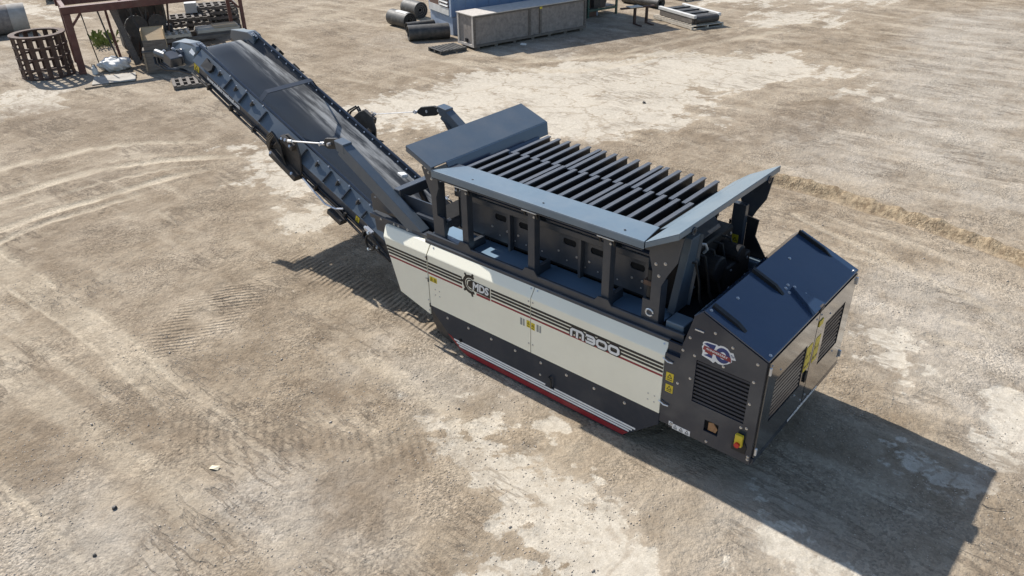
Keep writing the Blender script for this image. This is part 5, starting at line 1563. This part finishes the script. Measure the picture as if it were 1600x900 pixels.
me_ = bpy.data.meshes.new('sack_body')
bm.to_mesh(me_)
bm.free()
me_.materials.append(M['plastic'])
for p_ in me_.polygons:
    p_.use_smooth = True
link('sack_body', me_, bag)
b = MB()
b.tube([(-0.15, 0.05, 0.36), (-0.05, 0.0, 0.45), (0.06, -0.02, 0.43), (0.12, 0.02, 0.34)], 0.035, 7)
b.build('tied_neck', M['plastic'], bag, smooth=True)
ply = local('plywood_sheet', 'muddy grey plywood sheet lying flat in front of the white sack', 'plywood', (-24.25, 2.72), R(65))
b = MB()
b.prism([(-0.68, -0.42, 0.02), (0.62, -0.46, 0.02), (0.66, 0.50, 0.04), (-0.60, 0.52, 0.05)], (0, 0, 0.022))
b.build('sheet', M['ply'], ply)
MB().box(-0.55, 0.5, -0.05, 0.03, 0.0, 0.03).build('batten', M['woodgrey'], ply)
bd_ = local('timber_offcut', 'short split timber offcut beside the plywood sheet', 'timber', (-23.85, 1.95), R(75))
MB().prism([(-0.35, -0.04, 0), (0.30, -0.06, 0), (0.40, 0.0, 0), (0.28, 0.05, 0), (-0.36, 0.05, 0)], (0, 0, 0.05)).build('board', M['wood'], bd_)
buck = local('white_canister', 'small white canister at the foot of the rack post', 'canister', (-25.55, 2.68), R(20))
b = MB()
b.cyl((0, 0, 0), (0, 0, 0.22), 0.10, 12, 0.09)
b.cyl((0, 0, 0.22), (0, 0, 0.30), 0.06, 10, 0.04)
b.build('body', M['plastic'], buck, bevel=0.01)
b = MB()
b.tube([(-0.09, 0, 0.2), (-0.06, 0, 0.33), (0.06, 0, 0.33), (0.09, 0, 0.2)], 0.012, 5)
b.build('handle', M['black'], buck)
# weeds behind the rack
rw = np.random.RandomState(9)
b = MB()
for i in range(45):
    c = rk(1.25 + rw.normal(0, 0.25), 4.2 + rw.normal(0, 0.5), 0)
    hgt = 0.10 + 0.50 * rw.rand()
    for k in range(3):
        a = rw.rand() * 6.28
        q = c + Vector((math.cos(a) * 0.12, math.sin(a) * 0.12, hgt * (0.4 + 0.6 * rw.rand())))
        w_ = Vector((-math.sin(a), math.cos(a), 0)) * 0.022
        b.add([c + w_ * 0.15, c - w_ * 0.15, q - w_, q + Vector((math.cos(a), math.sin(a), -0.2)) * 0.07, q + w_], [(0, 1, 2, 3, 4)])
wd = b.build('weeds', M['leaf'])
wd['kind'] = 'stuff'
tag(wd, 'green weeds growing behind the rusty rack', 'weeds')

# ---- wooden boxes and pallets by the conveyor head
def pallet_parts(root, L_=1.2, W_=1.0, n=7, m_='wood', z0=0.0, slat_name='slat'):
    for y in (-W_ / 2 + 0.05, 0.0, W_ / 2 - 0.05):
        MB().box(-L_ / 2, L_ / 2, y - 0.045, y + 0.045, z0 + 0.02, z0 + 0.115).build('bearer', M[m_], root)
    for i in range(n):
        x = -L_ / 2 + 0.05 + (L_ - 0.1) * i / (n - 1)
        MB().box(x - 0.045 - 0.01 * rnd.random(), x + 0.045, -W_ / 2, W_ / 2, z0 + 0.117, z0 + 0.138).build(slat_name, M[m_], root)
    for i in range(3):
        x = -L_ / 2 + 0.05 + (L_ - 0.1) * i / 2
        MB().box(x - 0.05, x + 0.05, -W_ / 2, W_ / 2, z0, z0 + 0.019).build('bottom_slat', M[m_], root)

def pallet(label, xy, rz, z=0.0, m_='wood', group=None, **kw):
    t = local('pallet', label, 'pallet', xy, rz, group)
    t.location.z += z
    pallet_parts(t, m_=m_, **kw)
    return t

box1 = local('grey_box', 'weathered grey timber box standing on bearers below the tan box', 'box', (-24.15, 4.28), R(62))
MB().box(-0.42, 0.42, -0.36, 0.36, 0.10, 0.70).build('body', M['woodgrey'], box1, bevel=0.01)
for y in (-0.28, 0.0, 0.28):
    MB().box(-0.42, 0.42, y - 0.05, y + 0.05, 0.0, 0.10).build('bearer', M['woodgrey'], box1)
for x in (-0.40, 0.40):
    MB().box(x - 0.03, x + 0.03, -0.385, -0.362, 0.12, 0.70).build('batten', M['wood'], box1)
MB().box(-0.44, 0.44, -0.38, 0.38, 0.702, 0.73).build('lid', M['woodgrey'], box1)
box2 = local('tan_box', 'open tan plywood box sitting on the grey timber box', 'box', (-24.18, 4.30), R(62))
box2.location.z += 0.732
for (x0, x1, y0, y1, nm, m_) in ((-0.36, 0.36, -0.32, -0.295, 'front_board', 'woodgrey'), (-0.36, 0.36, 0.295, 0.32, 'back_board', 'woodtan'), (-0.36, -0.335, -0.294, 0.294, 'side_board', 'woodtan'), (0.335, 0.36, -0.294, 0.294, 'side_board', 'woodtan')):
    MB().box(x0, x1, y0, y1, 0, 0.34 if nm == 'front_board' else 0.66).build(nm, M[m_], box2)
MB().box(-0.335, 0.335, -0.295, 0.295, 0.0, 0.02).build('bottom_board', M['woodgrey'], box2)
MB().prism([(-0.335, -0.26, 0.30), (0.335, -0.26, 0.30), (0.335, 0.28, 0.62), (-0.335, 0.28, 0.62)], (0, 0, 0.02)).build('inner_board', M['woodtan'], box2)

pallet('weathered pallet lying on the ground left of the trestle and behind the boxes', (-26.6, 5.15), R(58), m_='woodgrey', n=6)
pallet('brown pallet propped under the left end of the trestle', (-24.75, 5.55), R(66), m_='wood', n=7)
pallet('broken pallet lying flat on the ground under the conveyor head', (-21.75, 4.08), R(66), m_='woodgrey', n=6)
# timber trestle with slatted pallet and pale boards on top
tr = local('timber_trestle', 'low dark timber trestle frame behind the conveyor head', 'trestle', (-25.2, 6.35), R(68))
for x in (-1.3, 0.0, 1.3):
    for y in (-0.5, 0.5):
        MB().box(x - 0.06, x + 0.06, y - 0.06, y + 0.06, 0, 0.62).build('leg', M['darksteel'], tr)
for y in (-0.5, 0.5):
    MB().box(-1.5, 1.5, y - 0.06, y + 0.06, 0.622, 0.74).build('rail', M['woodgrey'], tr)
for x in (-1.3, 0.0, 1.3):
    MB().box(x - 0.05, x + 0.05, -0.44, 0.44, 0.25, 0.34).build('stretcher', M['woodgrey'], tr)
pa_ = local('pallet', 'pallet of bleached slats lying on the left end of the trestle', 'pallet', (-25.5, 5.62), R(68))
pa_.location.z += 0.745
pallet_parts(pa_, 1.15, 1.15, 6, 'palewood')
pw = local('board_stack', 'pale yellow plywood boards stacked on the right end of the trestle', 'boards', (-25.0, 7.05), R(68))
pw.location.z += 0.745
for k in range(3):
    MB().box(-0.72 + 0.02 * k, 0.72 + 0.03 * k, -0.45, 0.46 - 0.02 * k, k * 0.052, k * 0.052 + 0.05).build('board', M['woodgrey'] if k < 1 else M['palewood'], pw)
MB().box(-0.10, 0.74, -0.40, 0.42, 0.158, 0.178).build('top_sheet', M['woodtan'], pw)
for (nm, xy, cnt, lab) in (('a', (-27.6, 7.45), 5, 'dark weathered pallet in the left pallet stack behind the trestle'), ('b', (-27.8, 8.8), 6, 'dark weathered pallet in the taller right pallet stack behind the trestle')):
    for k in range(cnt):
        pos_ = 'topmost' if k == cnt - 1 else ['lowest', 'second from the bottom', 'third from the bottom', 'fourth from the bottom', 'fifth from the bottom'][k]
        t = local('pallet', lab.replace('pallet in', 'pallet, %s in' % pos_, 1), 'pallet', xy, R(66 + rnd.uniform(-2, 2)), 'pallets stacked behind the trestle')
        t.location.z += k * 0.20
        pallet_parts(t, 1.5, 1.1, 6, 'woodgrey')
gb = local('grey_carton', 'pale grey carton standing on the left pallet stack', 'carton', (-27.95, 7.8), R(60))
gb.location.z += 0.94
MB().box(-0.22, 0.22, -0.2, 0.2, 0, 0.36).build('body', M['whitepaint'], gb, bevel=0.01)
for s_ in (-1, 1):
    MB().box(-0.22, 0.22, s_ * 0.105 - 0.095, s_ * 0.105 + 0.095, 0.362, 0.372).build('flap', M['whitepaint'], gb)

# ---- long chipboard crate
CR = (-17.585, 12.855)
cr_a = math.atan2(18.039 - 12.855, -16.362 + 17.585)
crate = local('long_crate', 'long grey chipboard crate with timber battens standing on skids', 'crate', CR, cr_a)
CL, CW, CH = 5.33, 1.08, 1.22
MB().box(0.03, CL - 0.03, 0.03, CW - 0.03, 0.10, CH - 0.03).build('body', M['osb'], crate)
MB().box(-0.03, CL + 0.03, -0.03, CW + 0.03, CH - 0.028, CH).build('lid', M['crate_top'], crate)
for x in (0.2, 1.0, 1.85, 2.7, 3.5, 4.3, 5.1):
    MB().box(x - 0.07, x + 0.07, 0.02, CW - 0.02, 0, 0.098).build('skid', M['woodgrey'], crate)
for x in (0.05, 2.55, 3.05, CL - 0.05):
    MB().box(x - 0.045, x + 0.045, -0.012, 0.028, 0.19, CH - 0.09).build('batten', M['woodgrey'], crate)
for z0, z1 in ((0.10, 0.188), (CH - 0.088, CH - 0.03)):
    MB().box(0.0, CL, -0.014, 0.028, z0, z1).build('batten', M['woodgrey'], crate)
for y in (0.06, CW - 0.06):
    MB().box(-0.012, 0.028, y - 0.045, y + 0.045, 0.19, CH - 0.03).build('batten', M['crate_top'], crate)
MB().box(-0.014, 0.028, 0.0, CW, 0.10, 0.188).build('batten', M['crate_top'], crate)
MB().box(-0.016, -0.014 + 0.045, 0.42, 0.56, 0.24, 0.36).build('hole', M['void'], crate)
MB().box(3.0, 3.12, -0.017, -0.013, CH - 0.13, CH - 0.05).build('yellow_tag', M['yellow'], crate)
t = local('foam_offcut', 'white scrap of foam on the ground in the shade of the long crate', 'litter', (-16.72, 14.6), R(30))
MB().hexa([(-0.11, -0.05, 0), (0.10, -0.06, 0), (0.12, 0.05, 0), (-0.09, 0.06, 0), (-0.09, -0.04, 0.06), (0.08, -0.05, 0.07), (0.10, 0.04, 0.05), (-0.08, 0.05, 0.06)]).build('piece', M['plastic'], t)

# ---- blue cabin behind the crate
cab = local('blue_cabin', 'blue site cabin raised on a plinth behind the long crate', 'cabin', (-19.85, 14.05), R(71.2))
BL, BW, BH, BZ = 7.0, 2.05, 3.0, 0.70
MB().box(0.05, BL, 0.05, BW, 0.0, BZ - 0.02).build('plinth', M['blueplinth'], cab)
MB().box(0.35, 0.38 + BL - 0.5, -0.002, 0.048, 0.0, BZ - 0.03).build('plinth_board', M['brownboard'], cab)
MB().box(0.0, BL, 0.0, BW, BZ, BZ + BH).build('wall', M['bluepaint'], cab)
for k in range(14):
    MB().box(0.12 + k * 0.5, 0.16 + k * 0.5, -0.018, -0.001, BZ + 0.02, BZ + BH - 0.02).build('wall_rib', M['bluepaint'], cab)
MB().box(-0.02, -0.001, 0.0, 0.16, BZ, BZ + BH).build('corner_trim', M['blueplinth'], cab)
MB().box(-0.06, BL + 0.06, -0.06, BW + 0.06, BZ + BH + 0.001, BZ + BH + 0.10).build('roof', M['blueplinth'], cab)
MB().box(-0.03, -0.001, 0.20, 1.95, BZ + 0.03, BZ + 0.30).build('window_sill', M['whitepaint'], cab)
MB().box(-0.02, -0.001, 0.22, 1.92, BZ + 0.302, BZ + 2.4).build('vent_panel', M['brownboard'], cab)
for k in range(14):
    z = BZ + 0.38 + k * 0.13
    MB().beam((-0.035, 0.24, z), (-0.035, 0.95, z), 0.02, 0.075, up=(0.5, 0, 1)).build('louvre_slat', M['whitepaint'], cab)
MB().box(-0.035, -0.021, 1.04, 1.86, BZ + 0.75, BZ + 2.2).build('window_pane', M['void'], cab)
MB().box(-0.045, -0.021, 0.98, 1.03, BZ + 0.33, BZ + 2.3).build('window_frame', M['whitepaint'], cab)

# ---- worn rolls of conveyor belt beside the cabin
def belt_roll(label, pa, pb2, r_, layers, m_, paper=False, squash=1.0):
    pa, pb2 = Vector((*pa, 0)), Vector((*pb2, 0))
    d = pb2 - pa
    L_ = d.length
    t = thing('belt_roll', label, 'belt roll', (pa.x, pa.y, ground_z(pa.x, pa.y)), math.atan2(d.y, d.x), 'old rolls of belt beside the cabin')
    for k in range(layers):
        ro, ri = r_ * (1 - k * 0.22), r_ * (1 - k * 0.22 - 0.14)
        N = 26
        vs, fs = [], []
        e = 0.02 * k
        for x in (e, L_ - e):
            for rr in (ro, ri):
                for i in range(N):
                    a = 2 * math.pi * i / N
                    vs.append((x, rr * math.cos(a), max(0.0, r_ * squash + rr * math.sin(a) * squash)))
        for i in range(N):
            j = (i + 1) % N
            fs += [(i, j, 2 * N + j, 2 * N + i), (N + i, 3 * N + i, 3 * N + j, N + j), (i, N + i, N + j, j), (2 * N + i, 2 * N + j, 3 * N + j, 3 * N + i)]
        MB().add(vs, fs).build('winding', m_, t, smooth=True)
    if paper:
        b = MB()
        N = 8
        vs, fs = [], []
        for x in (L_ * 0.35, L_ * 0.92):
            for i in range(N):
                a = R(55) + R(60) * i / (N - 1)
                vs.append((x, (r_ + 0.006) * math.cos(a), r_ * squash + (r_ + 0.006) * math.sin(a) * squash))
        for i in range(N - 1):
            fs.append((i, i + 1, N + i + 1, N + i))
        b.add(vs, fs).build('paper_sheet', M['whitepaint'], t)
    return t
belt_roll('biggest open grey belt roll lying nearest the dark flat pallet', (-20.65, 12.45), (-19.75, 13.75), 0.33, 1, M['oldbelt'], squash=0.85)
belt_roll('slim grey belt roll lying behind the biggest open roll', (-21.72, 13.35), (-21.30, 14.45), 0.20, 1, M['oldbelt'])
belt_roll('thick wound belt roll with a white sheet lying on top', (-23.45, 14.15), (-22.15, 13.95), 0.32, 4, M['oldbelt'], paper=True)
belt_roll('tan backed belt roll furthest back against the blue cabin', (-24.4, 15.85), (-23.3, 15.65), 0.34, 4, M['oldbelt'])
pallet('black flat plastic pallet lying beside the end of the long crate', (-18.35, 12.25), cr_a, m_='oldbelt', L_=1.1, W_=0.9, n=8)

# ---- things to the right of the crate
gr = local('green_rack', 'dark green steel storage rack right of the long crate', 'rack', (-17.6, 19.9), cr_a)
for x in (0.0, 1.6):
    for y in (0.0, 1.0):
        MB().box(x - 0.04, x + 0.04, y - 0.04, y + 0.04, 0, 2.2).build('upright', M['greensteel'], gr)
for z in (0.25, 1.0, 1.8):
    for y in (0.0, 1.0):
        MB().box(0.042, 1.558, y - 0.03, y + 0.03, z, z + 0.09).build('beam', M['greensteel'], gr)
    MB().box(0.0, 1.6, 0.04, 0.96, z + 0.092, z + 0.115).build('shelf', M['darksteel'], gr)
b1 = local('bin_box', 'dark steel parts bin on the lowest shelf of the green rack', 'bin', (-17.75, 20.6), cr_a)
b1.location.z += 0.37
b = MB()
b.hexa([(-0.32, -0.3, 0), (0.32, -0.3, 0), (0.32, 0.3, 0), (-0.32, 0.3, 0), (-0.38, -0.36, 0.4), (0.38, -0.36, 0.4), (0.38, 0.36, 0.4), (-0.38, 0.36, 0.4)])
b.build('tub', M['darksteel'], b1, bevel=0.01)
MB().box(-0.40, 0.40, -0.385, -0.362, 0.34, 0.40).build('lip', M['darksteel'], b1)

bench = local('steel_bench', 'small steel bench with two brown legs standing right of the crate', 'bench', (-15.3, 20.36), math.atan2(0.49, 0.24))
for x in (-0.28, 0.28):
    MB().box(x - 0.045, x + 0.045, -0.045, 0.045, 0, 0.62).build('leg', M['rust'], bench)
    MB().box(x - 0.035, x + 0.035, -0.55, -0.047, 0.0, 0.05).build('foot', M['rust'], bench)
MB().box(-0.95, 0.62, -0.06, 0.06, 0.622, 0.68).build('top_rail', M['rust'], bench)
MB().box(-0.62, -0.05, -0.22, 0.16, 0.682, 0.71).build('pale_board', M['palewood'], bench)

# pallet carrying a flat conveyor section
fp = pallet('long pale timber pallet under the flat belt section at right', (-13.9, 21.75), math.atan2(20.81 - 21.83, -13.05 + 15.45), m_='palewood', L_=2.6, W_=1.6, n=12)
fc = local('conveyor_section', 'flat conveyor section with white side rails lying on the long pale pallet', 'conveyor section', (-13.9, 21.80), math.atan2(20.81 - 21.83, -13.05 + 15.45))
fc.location.z += 0.14
MB().box(-1.05, 1.10, -0.52, 0.52, 0.04, 0.30).build('belt_pack', M['oldbelt'], fc, bevel=0.06)
for s_ in (-1, 1):
    MB().box(-1.2, 1.2, s_ * 0.60 - 0.07, s_ * 0.60 + 0.07, 0.24, 0.36).build('side_rail', M['whitepaint'], fc, bevel=0.01)
    MB().box(-1.1, 1.05, s_ * 0.60 - 0.05, s_ * 0.60 + 0.05, 0.02, 0.238).build('side_web', M['woodgrey'], fc)
for x in (-0.6, 0.0, 0.6):
    MB().box(x - 0.03, x + 0.03, -0.50, 0.50, 0.302, 0.345).build('cross_bar', M['black'], fc)
b = MB()
b.cyl((1.1, -0.55, 0.17), (1.1, 0.55, 0.17), 0.15, 14)
b.build('end_roller', M['darksteel'], fc)
b = MB()
b.cyl((-1.08, -0.55, 0.17), (-1.08, 0.55, 0.17), 0.13, 14)
b.build('end_roller', M['darksteel'], fc)
belt_roll('dark flattened belt pack lying far behind the steel bench', (-18.4, 23.9), (-16.3, 23.6), 0.28, 3, M['oldbelt'], squash=0.8)
pallet('dark pallet at the top edge behind the flat belt section', (-16.6, 26.2), R(-20), m_='woodgrey')

# ---- litter
pp = local('paper_scrap', 'crumpled yellowish paper scrap lying on the open ground', 'litter', (-5.28, -5.04), R(25))
b = MB()
b.add([(-0.065, -0.03, 0.012), (0.0, -0.038, 0.03), (0.065, -0.03, 0.012), (-0.06, 0.035, 0.014), (0.0, 0.03, 0.022), (0.06, 0.038, 0.03)], [(0, 1, 4, 3), (1, 2, 5, 4)])
b.build('sheet', M['paper'], pp)
for lab, xy, r_ in (('dark fist sized stone alone on the ground at lower left', (-5.58, -6.17), 0.030), ('small brown stone at the lower left near the dark stone', (-5.07, -6.64), 0.022), ('small dark stone on pale ground behind the machine', (-9.3, 11.2), 0.05)):
    t = local('stone', lab, 'stone', xy)
    bm = bmesh.new()
    bmesh.ops.create_icosphere(bm, subdivisions=2, radius=r_)
    for v in bm.verts:
        v.co *= 1 + rnd.uniform(-0.2, 0.2)
        v.co.z *= 0.7
        v.co.z += r_ * 0.4
    me_ = bpy.data.meshes.new('stone_body')
    bm.to_mesh(me_)
    bm.free()
    me_.materials.append(M['darksteel'])
    link('stone_body', me_, t)
wr = local('wire_offcut', 'short bent wire offcut on the ground beyond the machine shadow', 'wire', (2.27, 0.4), R(40))
b = MB()
b.tube([(-0.10, 0.05, 0.02), (-0.06, 0.0, 0.015), (0.0, -0.03, 0.02), (0.12, -0.035, 0.03)], 0.005, 5)
b.build('wire', M['darksteel'], wr)
